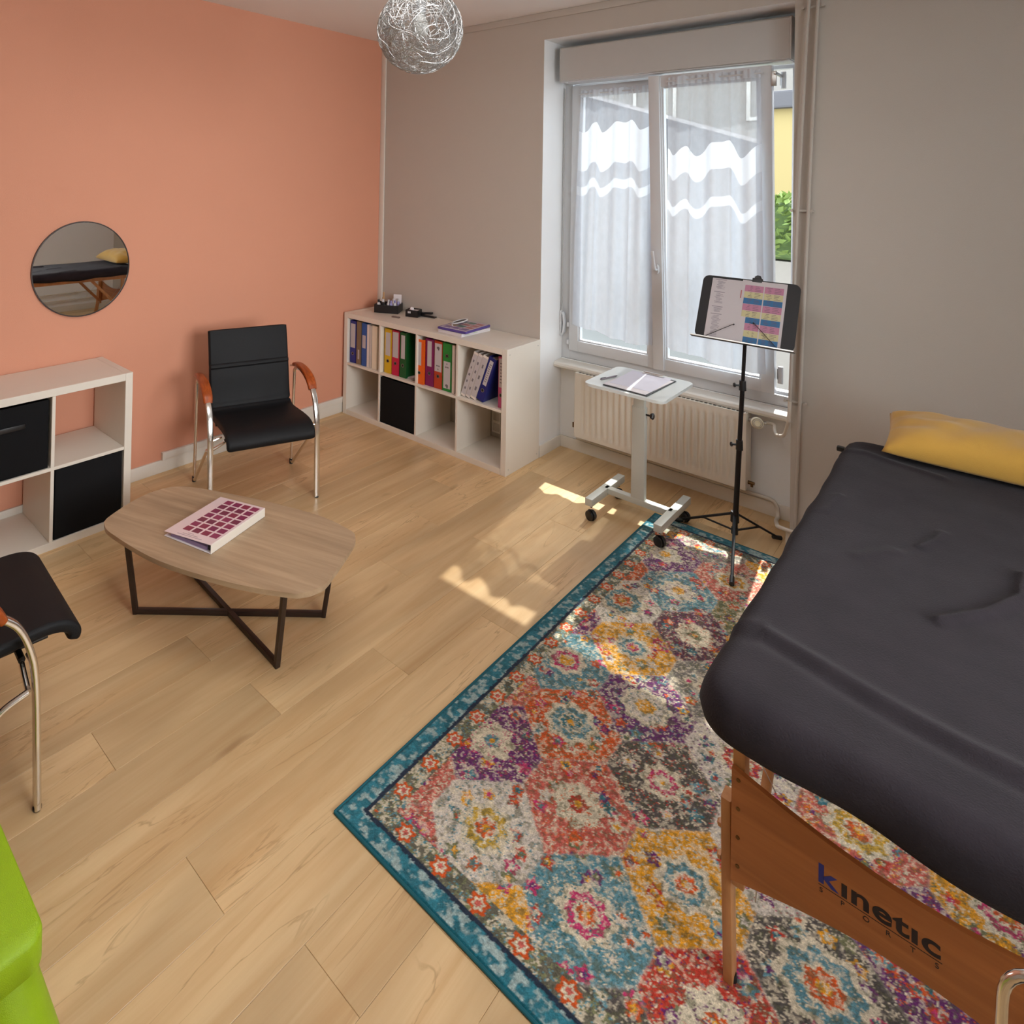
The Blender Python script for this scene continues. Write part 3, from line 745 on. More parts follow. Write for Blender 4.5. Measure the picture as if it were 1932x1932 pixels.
bottle(.070, .030, .094, .012, M_lav, M_clear, 'lavender bottle at the right end of the organiser box', lab=False)
x, y = inbox(.055, .060)
t = thing('card', 'blank white card standing at the back of the organiser box', 'card', (x, y, ZT+.005), math.radians(28)); b_ = BM(); box(b_, -.032, .032, -.0008, .0008, 0, .120); obj('card_sheet', b_, M_paper, t)
sm = thing('organiser_box', 'smaller black box with a label holder and a white tissue on the long shelf', 'organiser', (.478, -.105, ZT), math.radians(18))
rotbox('box_body', .10, .085, .052, M_blkpl, sm)
b_ = BM(); box(b_, -.030, -.006, -.046, -.0435, .028, .042, .001); obj('label_holder', b_, M_clear, sm)
ts = thing('tissue_pack', 'crumpled white tissue filling the smaller black box', 'tissue', (.478, -.105, ZT+.006), math.radians(18))
b_ = BM(); box(b_, -.042, .042, -.034, .034, 0, .040, .004)
bmesh.ops.create_icosphere(b_, subdivisions=2, radius=.017, matrix=Matrix.Translation((-.012, -.004, .046)))
for v in b_.verts:
    if v.co.z > .036: v.co += Vector((random.uniform(-1, 1), random.uniform(-1, 1), random.uniform(-1, 1)))*.004
obj('tissue', b_, M_paper, ts)
sp_ = thing('stapler', 'flat black stapler behind the smaller black box', 'stapler', (.565, -.045, ZT), math.radians(8))
b_ = BM(); box(b_, -.06, .07, -.016, .016, 0, .010, .003); obj('stapler_base', b_, M_blkpl, sp_)
b_ = BM(); box(b_, -.055, .045, -.014, .014, .018, .034, .005, M=Matrix.Rotation(math.radians(-7), 4, 'Y')); box(b_, -.055, -.035, -.012, .012, .008, .03, .002); obj('stapler_arm', b_, M_blkpl, sp_)
er = thing('remote_control', 'small flat grey remote lying in front of the black boxes', 'remote', (.425, -.245, ZT), math.radians(14))
b_ = BM(); box(b_, -.032, .032, -.011, .011, 0, .009, .003); obj('remote_shell', b_, pm('taupe_plastic', ln((120, 104, 96)), .5), er)
b_ = BM()
for i in range(4): cyl(b_, (-.020+i*.012, 0, .009), (-.020+i*.012, 0, .0098), .0025, n=8)
split(obj('button', b_, M_blkpl, er))
# books
bk = thing('paper_pad', 'thick white paper pad under the purple workbook on the long shelf', 'papers', (1.025, -.205, ZT), math.radians(-4))
b_ = BM()
for k in range(5): box(b_, -.105+random.uniform(-.002, .002), .105+random.uniform(-.002, .002), -.148, .148, k*.0042, k*.0042+.0038, .0005, 1)
obj('paper_block', b_, M_paper, bk)
b_ = BM(); box(b_, .096, .108, -.10, -.07, .010, .0108); box(b_, .096, .110, -.03, .01, .014, .0148); split(obj('index_tab', b_, colmat((170, 210, 120)), bk))
wb = thing('workbook', 'purple workbook with a colourful cover lying on the white paper pad', 'workbook', (1.020, -.200, ZT+.0215), math.radians(3))
b_ = BM(); box(b_, -.115, .115, -.150, .150, 0, .016, .005, 3); obj('book_block', b_, colmat((84, 68, 140)), wb)
b_ = BM(); box(b_, -.102, .108, -.142, .142, .016, .0166); cs = obj('cover_sheet', b_, colmat((196, 184, 196)), wb)
for i in range(4):
    for j in range(3):
        b_ = BM(); x_, y_ = -.09+j*.065, -.125+i*.064
        box(b_, x_, x_+.056, y_, y_+.05, .0166, .0170); obj('cover_picture', b_, colmat(random.choice([(70, 84, 130), (176, 120, 120), (184, 150, 120), (92, 104, 120), (120, 96, 140), (90, 120, 110)])), cs, smooth=False)
hm = thing('hand_mirror', 'white-rimmed oval hand mirror propped open on the purple workbook', 'hand mirror', (.965, -.250, ZT+.040), rot=(0, math.radians(-14), math.radians(52)))
b_ = BM(); ring = [(.055*math.cos(a)+.05, .030*math.sin(a), .012+.0) for a in [2*PI*i/32 for i in range(32)]]
tube(b_, ring, .0045, 8, closed=True); obj('rim', b_, M_pvc, hm)
b_ = BM(); lathe(b_, [(.052, 0), (.052, .003)], M=Matrix.Translation((.05, 0, .010)) @ Matrix.Scale(.56, 4, (0, 1, 0)), n=32); obj('mirror_glass', b_, pm('dark_mirror', (.03, .03, .04), .08, .6), hm)
b_ = BM(); tube(b_, cat([(-.004, 0, .012), (-.010, -.012, .004), (-.002, -.036, -.012)], 5), .004, 8); obj('stand_wire', b_, M_pvc, hm)

# ------------------------------------------------------------------ round mirror
M_mirror, nt, b0 = newmat('mirror_silver'); b0.inputs['Metallic'].default_value = 1; b0.inputs['Roughness'].default_value = .01
nz = N(nt, 'ShaderNodeTexNoise'); nz.inputs['Scale'].default_value = 3
mm = N(nt, 'ShaderNodeMix', data_type='RGBA'); mm.inputs['A'].default_value = (.86, .88, .87, 1); mm.inputs['B'].default_value = (.88, .89, .88, 1)
nt.links.new(nz.outputs['Fac'], mm.inputs['Factor']); nt.links.new(mm.outputs['Result'], b0.inputs['Base Color'])
mi = thing('round_mirror', 'round wall mirror with a thin dark rim on the terracotta wall', 'mirror', (.001, -2.349, 1.274))
Mx = Matrix.Rotation(PI/2, 4, 'Y')
b_ = BM(); lathe(b_, [(.256, 0), (.256, .010)], M=Mx, n=72); obj('mirror_glass', b_, M_mirror, mi, ang=30)
b_ = BM(); lathe(b_, [(.2565, 0), (.262, 0), (.262, .013), (.2565, .013), (.2565, 0)], M=Mx, n=72, cap=False)
obj('rim', b_, M_brown, mi)

# ------------------------------------------------------------------ armchairs
SEC = rrect(.031, .018, .006, 3)
def armchair(label, loc, heading):
    """local: +y forward, x right, origin between the front feet"""
    root = thing('armchair', label, 'chair', (*loc, 0), heading-PI/2, group='black armchairs with wooden armrests')
    hw = .297
    for sx in (-1, 1):
        x = sx*hw
        P = lambda y, z: Vector((x, y, z))
        leg = cat([P(.0, .004), P(-.004, .15), P(-.012, .36), P(-.028, .46), P(-.062, .54), P(-.115, .592)], 6)
        b_ = BM(); sweep(b_, leg, SEC, side=(1, 0, 0)); o = obj('front_leg', b_, M_chrome, root)
        b_ = BM(); cyl(b_, (x, 0, 0), (x, 0, .006), .0125, n=12); obj('foot_cap', b_, M_blkpl, o)
        b_ = BM(); sweep(b_, cat([P(-.105, .585), P(-.16, .612), P(-.25, .628), P(-.36, .630), P(-.44, .622), P(-.50, .606)], 6), rrect(.020, .014, .005, 3), side=(1, 0, 0)); obj('arm_tube', b_, M_chrome, root)
        # wooden pad
        pad = cat([P(-.098, .574), P(-.118, .603), P(-.16, .628), P(-.23, .645), P(-.31, .650), P(-.38, .645), P(-.425, .634)], 5)
        sc = [(.72+.34*math.sin(PI*min(1, i/(len(pad)-1)*1.1+.12))**.6, .8+.25*math.sin(PI*i/(len(pad)-1))) for i in range(len(pad))]
        b_ = BM(); sweep(b_, pad, rrect(.052, .028, .011, 4), side=(1, 0, 0), scales=sc); obj('armrest_pad', b_, M_armwood, root)
        # rear leg going down from the arm, then diagonal forward to the seat
        b_ = BM(); sweep(b_, arc_path([P(-.36, .622), P(-.435, .612), P(-.448, .40), P(-.468, .022), P(-.445, .016), P(-.10, .325), P(-.03, .343)], [.05, .01, .02, .015, .05], 6), circ(.0095, 12, .0095), side=(1, 0, 0)); o = obj('rear_leg', b_, M_chrome, root)
        b_ = BM(); cyl(b_, (x, -.466, 0), (x, -.466, .03), .012, .013, n=12); obj('foot_cap', b_, M_blkpl, o)
        b_ = BM(); tube(b_, [(x, -.03, .343), (x-sx*.05, -.03, .365), (x-sx*.09, -.03, .385)], .008, 10); tube(b_, [(x, -.015, .40), (x-sx*.06, -.02, .412)], .006, 8); obj('seat_bracket', b_, M_chrome, root)
    b_ = BM(); tube(b_, [(-.22, -.03, .388), (.22, -.03, .388)], .010, 10); tube(b_, [(-.22, -.27, .388), (.22, -.27, .388)], .010, 10)
    for sx in (-1, 1): tube(b_, arc_path([(sx*.17, .05, .398), (sx*.17, -.32, .395), (sx*.17, -.365, .50), (sx*.17, -.42, .80)], .06, 5), .009, 10)
    obj('under_frame', b_, M_blkmet, root)
    # seat and back shells
    WS = .478
    def shell(path, th=.030):
        n = len(path); sc = []
        for i in range(n):
            e = min(i, n-1-i)/(n-1); k = min(1, e/.07) if e < .07 else 1
            sc.append((.86+.14*math.sqrt(max(0, 1-(1-k)**2)), .35+.65*math.sqrt(max(0, 1-(1-k)**2))))
        return sc
    seat = cat([(0, .105, .385), (0, .112, .412), (0, .085, .440), (0, .03, .452), (0, -.06, .448), (0, -.16, .438), (0, -.25, .430), (0, -.305, .436), (0, -.338, .462)], 7)
    b_ = BM(); sweep(b_, seat, rrect(WS, .036, .013, 5), side=(1, 0, 0), scales=shell(seat)); obj('seat', b_, M_blk, root, ang=50)
    back = cat([(0, -.326, .452), (0, -.350, .490), (0, -.365, .55), (0, -.378, .62), (0, -.390, .672), (0, -.385, .682), (0, -.396, .694), (0, -.412, .76), (0, -.430, .83), (0, -.444, .872), (0, -.447, .884)], 7)
    b_ = BM(); sweep(b_, back, rrect(WS, .036, .013, 5), side=(1, 0, 0), scales=shell(back)); bo = obj('backrest', b_, M_blk, root, ang=50)
    b_ = BM(); tube(b_, [(-WS/2+.01, -.3665, .682), (WS/2-.01, -.3665, .682)], .0014, 6); obj('seam', b_, M_blkpl, bo)
    return root
hd = math.radians(-20); lv = Vector((-math.sin(hd), math.cos(hd)))
c1 = Vector((.886, -1.372))-lv*.300
armchair('black armchair with wooden armrests standing against the terracotta wall', c1, hd)
hd2 = math.atan2(.998, .067); rv = Vector((math.sin(hd2), -math.cos(hd2)))
c2 = Vector((1.703, -3.087))-rv*.297
armchair('black armchair cut off by the left edge, facing the coffee table', c2, hd2)

# ------------------------------------------------------------------ coffee table
ct = thing('coffee_table', 'low coffee table with rounded oak-look top on crossed dark metal legs', 'table', (1.412, -2.292, 0), math.radians(20))
out = [(1.024, -2.626), (.975, -2.588), (.909, -2.432), (.904, -2.305), (.957, -2.228), (1.072, -2.159), (1.318, -2.042), (1.573, -1.951), (1.752, -1.932), (1.800, -1.948), (1.842, -2.002), (1.939, -2.209), (1.946, -2.265), (1.932, -2.312), (1.887, -2.358), (1.697, -2.47), (1.41, -2.584), (1.127, -2.631)]
R20 = Matrix.Rotation(math.radians(-20), 2)
loc2 = [R20 @ (Vector(p)-Vector((1.412, -2.292))) for p in out]
cl_ = [Vector((p.x, p.y, 0)) for p in loc2]
dense = cat(cl_[-2:]+cl_+cl_[:3], 6)[12:12+6*len(cl_)]
b_ = BM(); A, B = prism(b_, [(p.x, p.y) for p in dense], .347, .365)
es = [e for e in b_.edges if abs(e.verts[0].co.z-e.verts[1].co.z) < 1e-6]
bmesh.ops.bevel(b_, geom=es, offset=.0015, segments=2, affect='EDGES')
obj('tabletop', b_, M_oak, ct)
feet = [Vector(p) for p in ((1.111, -2.526), (1.664, -1.990), (1.750, -2.289), (1.011, -2.228))]
feet = [R20 @ (p-Vector((1.412, -2.292))) for p in feet]
for a, b in ((0, 1), (3, 2)):
    P, Q = feet[a], feet[b]; dd = (Q-P).normalized(); sd = Vector((-dd.y, dd.x, 0))
    b_ = BM(); sweep(b_, [(P.x, P.y, .011), (Q.x, Q.y, .011)], rrect(.020, .020, .002, 2), side=sd); obj('cross_bar', b_, M_brown, ct)
    for E_, s_ in ((P, -1), (Q, 1)):
        T_ = E_+dd*s_*.050
        b_ = BM(); sweep(b_, [(E_.x, E_.y, .0), (T_.x, T_.y, .346)], rrect(.020, .020, .002, 2), side=sd); lg = obj('leg', b_, M_brown, ct)
        b_ = BM(); box(b_, T_.x-.025, T_.x+.025, T_.y-.025, T_.y+.025, .343, .347); obj('fixing_plate', b_, M_brown, lg)
# binder on the coffee table
A2, D2, B2 = Vector((1.269, -2.492)), Vector((1.505, -2.428)), Vector((1.229, -2.176))
ux = (D2-A2).normalized(); ang_ = math.atan2(ux.y, ux.x)
fb = thing('presentation_binder', 'white binder printed with rows of purple squares on the coffee table', 'binder', (A2.x, A2.y, .366), ang_)
BW, BL, TH = .250, .318, .036
M_cov = pm('glossy_white_cover', ln((226, 206, 208)), .3, var=.02, coat=.3)
b_ = BM(); box(b_, 0, BW, 0, BL, 0, .0025, .0008, 1); obj('back_cover', b_, M_paper, fb)
b_ = BM(); box(b_, BW-.003, BW, 0, BL, 0, TH, .0012, 1); obj('spine', b_, M_white, fb)
tl = math.atan2(TH-.020, BW)
Mt = Matrix.Translation((BW, 0, TH)) @ Matrix.Rotation(tl, 4, 'Y').inverted() @ Matrix.Translation((-BW, 0, 0))
Mt = Matrix.Translation((BW, 0, TH-.0005)) @ Matrix.Rotation(-tl, 4, 'Y') @ Matrix.Translation((-BW, 0, 0))
b_ = BM(); box(b_, 0, BW, 0, BL, -.0025, 0, .0008, 1, M=Mt); fc = obj('front_cover', b_, M_cov, fb)
b_ = BM(); box(b_, .03, BW-.03, .008, BL-.008, .003, .0165); obj('pages', b_, colmat((150, 130, 170)), fb, smooth=False)
b_ = BM(); box(b_, BW-.028, BW-.006, .012, .020, .003, .026, .004); box(b_, BW-.028, BW-.006, BL-.020, BL-.012, .003, .026, .004); split(obj('ring_mechanism', b_, M_blkpl, fb))
for i in range(4):
    for j in range(7):
        b_ = BM(); xx = .056+i*.0475; yy = .042+j*.0385
        box(b_, xx, xx+.037, yy, yy+.030, 0, .0004, M=Mt); cc_ = random.choice([(126, 40, 82), (134, 46, 76), (116, 44, 74), (140, 50, 88)])
        o = obj('printed_square', b_, colmat(cc_, .35), fc, smooth=False)
b_ = BM()
for k in range(3): box(b_, .06+k*.02, .19-k*.03, .010+k*.009, .013+k*.009, 0, .0003, M=Mt)
stuff(obj('small_print', b_, colmat((170, 150, 156)), fc, smooth=False))

# ------------------------------------------------------------------ overbed (laptop) table
OX, OY = 2.268, -.300
ob = thing('overbed_table', 'small white height-adjustable table on casters beneath the window', 'table', (OX, OY, 0))
b_ = BM(); prism(b_, [(x-OX, y-OY) for x, y in [(2.285+a, -.356+b) for a, b in rrect(.415, .435, .035, 6)]], .735, .75)
bmesh.ops.bevel(b_, geom=[e for e in b_.edges if abs(e.verts[0].co.z-e.verts[1].co.z) < 1e-6], offset=.002, segments=2, affect='EDGES')
tt = obj('tabletop', b_, pm('pale_laminate', ln((206, 210, 208)), .3, var=.02), ob)
M_greymet = pm('pale_grey_metal', ln((196, 198, 190)), .35, 0, var=.03)
b_ = BM(); sweep(b_, [(0, 0, .115), (0, 0, .605)], rrect(.072, .034, .004, 3), side=(1, 0, 0)); obj('column', b_, M_greymet, ob)
b_ = BM(); sweep(b_, [(0, 0, .59), (0, 0, .735)], rrect(.060, .025, .004, 3), side=(1, 0, 0)); obj('inner_column', b_, M_greymet, ob)
b_ = BM(); box(b_, -.10, .10, -.10, .10, .729, .7345, .002); obj('mounting_plate', b_, M_greymet, ob)
b_ = BM(); cyl(b_, (.036, -.004, .572), (.062, -.004, .572), .005); lathe(b_, [(.006, 0), (.016, .004), (.018, .014), (.012, .020)], M=Matrix.Translation((.058, -.004, .572)) @ Matrix.Rotation(PI/2, 4, 'Y'), n=5); obj('height_knob', b_, M_blkpl, ob)
b_ = BM(); box(b_, -.185, .178, -.020, .020, .088, .118, .003); obj('cross_bar', b_, M_greymet, ob)
for xx, ya, yb_ in ((-.183, -.205, .205), (.176, -.200, .215)):
    b_ = BM(); box(b_, xx-.020, xx+.020, ya, yb_, .080, .118, .003); obj('foot_bar', b_, M_greymet, ob)
    for yy in (ya+.035, yb_-.035):
        zr = .008 if xx > 0 and yy < .1 else 0
        b_ = BM(); cyl(b_, (xx, yy, .06), (xx, yy, .082), .005)
        Mw = Matrix.Translation((xx+.004, yy-.012, .026+zr*.5)) @ Matrix.Rotation(math.radians(70), 4, 'Z') @ Matrix.Rotation(PI/2, 4, 'Y')
        ca_ = obj('caster', b_, M_blkpl, ob)
        b_ = BM()
        for s_ in (-1, 1):
            lathe(b_, [(.010, s_*.004), (.024, s_*.005), (.026, s_*.010), (.024, s_*.018), (.012, s_*.020)], M=Mw, n=22)
        obj('caster_wheel', b_, M_blkpl, ca_)
        b_ = BM(); lathe(b_, [(.004, -.004), (.027, -.004), (.029, 0), (.027, .004), (.004, .004)], M=Mw @ Matrix.Scale(1, 4), n=22); obj('caster_hood', b_, M_blkmet, ca_)
# clipboard, papers, pen
cp = thing('clipboard', 'dark clipboard with a metal clip lying on the overbed table', 'clipboard', (2.295, -.365, .751), math.radians(-2))
b_ = BM(); box(b_, -.115, .118, -.185, .175, 0, .004, .0015); obj('board', b_, M_blkpl, cp)
b_ = BM(); box(b_, -.055, .055, .150, .166, .010, .013, .001); tube(b_, [(-.055, .168, .016), (.055, .168, .016)], .003, 8); tube(b_, [(-.055, .168, .016), (-.055, .150, .012)], .002, 8); tube(b_, [(.055, .168, .016), (.055, .150, .012)], .002, 8); obj('metal_clip', b_, M_chrome, cp)
p1 = thing('paper_stack', 'lower sheets of white paper on the clipboard, slightly askew', 'papers', (2.295, -.367, .7555), math.radians(-3.5))
b_ = BM(); box(b_, -.112, .112, -.176, .150, 0, .003, .0004, 1); obj('sheet', b_, M_paper, p1)
p2 = thing('paper_stack', 'top sheet of white paper held by the metal clip', 'papers', (2.293, -.345, .7588), math.radians(1))
b_ = BM(); box(b_, -.106, .106, -.150, .150, 0, .0010); obj('sheet', b_, pm('bright_paper', ln((216, 214, 226)), .8, var=.01), p2)
pn = thing('pen', 'grey pen lying left of the clipboard on the overbed table', 'pen', (2.145, -.410, .7555), math.radians(76))
b_ = BM(); cyl(b_, (-.065, 0, 0), (.055, 0, 0), .0045, n=10); obj('pen_barrel', b_, pm('grey_pen', ln((120, 110, 116)), .35), pn)
b_ = BM(); cyl(b_, (.055, 0, 0), (.070, 0, 0), .0045, .001, n=10); box(b_, -.064, -.025, -.0015, .0015, .005, .007); obj('pen_clip', b_, M_blkpl, pn)

# ------------------------------------------------------------------ music stand
MX, MY = 2.704, -.180
ms = thing('music_stand', 'black tripod music stand in front of the right window sash', 'music stand', (MX, MY, 0))
hub = Vector((0, 0, .135)); top_ = Vector((.050, -.050, 1.03))
def along(t): return Vector((0, 0, .06)).lerp(top_, t)
b_ = BM(); tube(b_, [along(0), along(.48)], .0125, 16); obj('lower_tube', b_, M_blkmet, ms)
b_ = BM(); tube(b_, [along(.46), along(.79)], .0105, 16); obj('middle_tube', b_, M_blkmet, ms)
b_ = BM(); tube(b_, [along(.77), along(1.02)], .0085, 16); obj('upper_tube', b_, M_blkmet, ms)
for t in (.47, .78):
    p = along(t); b_ = BM(); cyl(b_, p+Vector((0, 0, -.028)), p+Vector((0, 0, .02)), .0165, .015)
    cyl(b_, p+Vector((-.012, -.008, -.004)), p+Vector((-.030, -.020, -.004)), .005)
    lathe(b_, [(.004, 0), (.011, .002), (.012, .008), (.006, .012)], M=Matrix.Translation(p+Vector((-.026, -.018, -.004))) @ Matrix.Rotation(math.radians(215), 4, 'Z') @ Matrix.Rotation(PI/2, 4, 'Y'), n=6)
    obj('clamp_collar', b_, M_blkpl, ms)
b_ = BM(); cyl(b_, (0, 0, .115), (0, 0, .165), .020, .018); obj('tripod_hub', b_, M_blkpl, ms)
fts = [Vector((2.425-MX, -.178-MY, .012)), Vector((2.800-MX, -.570-MY, .018)), Vector((2.855-MX, .020-MY, .010))]
for f_ in fts:
    dr = Vector((f_.x, f_.y, 0)).normalized(); sd = Vector((-dr.y, dr.x, 0))
    b_ = BM(); sweep(b_, [dr*.018+Vector((0, 0, .15)), f_+Vector((0, 0, .006))], rrect(.014, .010, .002, 2), side=sd); lg = obj('leg', b_, M_blkmet, ms)
    b_ = BM(); ft = f_+Vector((0, 0, .005)); cyl(b_, ft-dr*.035+Vector((0, 0, .010)), ft+dr*.01, .010, .011, n=12); obj('rubber_foot', b_, M_blkpl, lg)
    mid = (dr*.018+Vector((0, 0, .15))).lerp(f_, .5)
    b_ = BM(); sweep(b_, [dr*.014+Vector((0, 0, .072)), mid], rrect(.010, .006, .001, 2), side=sd); cyl(b_, mid-sd*.008, mid+sd*.008, .003, n=8); obj('brace', b_, M_blkmet, lg)
b_ = BM(); cyl(b_, (0, 0, .055), (0, 0, .085), .016); obj('brace_ring', b_, M_blkpl, ms)
# desk plate: bottom edge at world y -.35, leaning back
deskM = Matrix.Translation((2.770-MX, -.350-MY, 1.045)) @ Matrix.Rotation(math.radians(-26), 4, 'X')
def onDesk(name, b_, mat, parent, **k):
    for v in b_.verts: v.co = deskM @ v.co
    return obj(name, b_, mat, parent, **k)
DW, DH = .430, .325
b_ = BM(); prism(b_, [(x, y+DH/2) for x, y in rrect(DW, DH, .030, 6)], 0, .004)
for v in b_.verts: v.co = Vector((v.co.x, -v.co.z+.004, v.co.y))
desk = onDesk('desk_plate', b_, M_blkmet, ms)
b_ = BM(); box(b_, -DW/2-.012, DW/2+.004, -.026, .004, -.002, .0)
onDesk('desk_ledge', b_, M_blkmet, ms)
b_ = BM(); box(b_, -DW/2-.012, DW/2+.004, -.028, -.026, -.003, .004, .001, 1); onDesk('ledge_lip', b_, M_steel, ms)
b_ = BM(); box(b_, -.02, .02, .004, .045, .02, .14, .004); onDesk('desk_bracket', b_, M_blkmet, ms)
b_ = BM(); lathe(b_, [(.016, 0), (.017, .006), (.012, .010)], M=Matrix.Translation((.03, .012, DH+.012)) @ Matrix.Rotation(PI/2, 4, 'X'), n=7); box(b_, .008, .052, -.004, .012, DH-.012, DH+.010, .003); onDesk('top_clamp', b_, M_blkpl, ms)
for s_, x0_, x1_, z1_ in ((-1, -.165, -.045, .085), (1, .150, .045, .105)):
    b_ = BM(); tube(b_, [(x0_, -.010, .004), (x1_, -.012, z1_)], .0015, 6); cyl(b_, (x1_, -.012, z1_-.003), (x1_+s_*-.006, -.012, z1_+.003), .003, n=8); cyl(b_, (x0_, -.008, -.002), (x0_-s_*-.010, -.010, .008), .0045, n=8)
    onDesk('page_holder', b_, M_blkpl, ms)
# the printed sheets on the desk
sh = thing('printed_sheet', 'white sheet printed with grey text columns on the left of the music stand', 'sheet', (MX, MY, 0))
b_ = BM(); box(b_, -.170, .045, -.0012, -.0004, .006, DH-.012); s1 = onDesk('sheet', b_, M_paperp, sh, smooth=False)
b_ = BM()
for z0_, z1_, nn in ((.255, .300, 9), (.180, .235, 9), (.135, .160, 5), (.010, .120, 17)):
    for k in range(nn):
        z = lerp(z1_, z0_, k/nn); box(b_, -.150+random.random()*.01, -.105-random.random()*.02, -.0016, -.0012, z-.0012, z+.0006)
for z in (.242, .166, .128, .307): box(b_, -.155, -.105, -.0017, -.0012, z-.0013, z+.0013)
stuff(onDesk('text_lines', b_, colmat((120, 112, 122), .8), sh, smooth=False))
sh2 = thing('printed_sheet', 'white sheet with pink, yellow and blue table rows on the music stand', 'sheet', (MX, MY, 0))
b_ = BM(); box(b_, -.032, .160, -.0024, -.0014, .006, DH-.006); onDesk('sheet', b_, M_paperp, sh2, smooth=False)
cols = [(178, 122, 146), (190, 182, 140), (58, 106, 148)]
zc = DH-.030
for k in range(10):
    hgt = (.034, .032, .030)[k % 3]
    if zc-hgt < .008: hgt = zc-.008
    if hgt < .006: break
    xs = -.018 if k < 5 else .002
    for a, b in ((xs, .063), (.068, .148)):
        b_ = BM(); box(b_, a, b, -.0030, -.0024, zc-hgt+.001, zc); onDesk('table_cell', b_, colmat(cols[k % 3], .8), sh2, smooth=False)
    b_ = BM()
    for a, b in ((xs+.014, .055), (.076, .140)):
        for q in range(4):
            z = zc-hgt*(q+.6)/4.4; m_ = (a+b)/2
            box(b_, a+random.random()*.01, m_-.006-random.random()*.008, -.0034, -.0030, z-.0011, z+.0006)
            box(b_, m_+.002, b-random.random()*.014, -.0034, -.0030, z-.0011, z+.0006)
    stuff(onDesk('text_lines', b_, colmat((96, 84, 96), .8), sh2, smooth=False))
    zc -= hgt
b_ = BM(); box(b_, -.033, -.030, -.0034, -.0024, .225, .265); onDesk('red_tab', b_, colmat((170, 60, 50)), sh2, smooth=False)

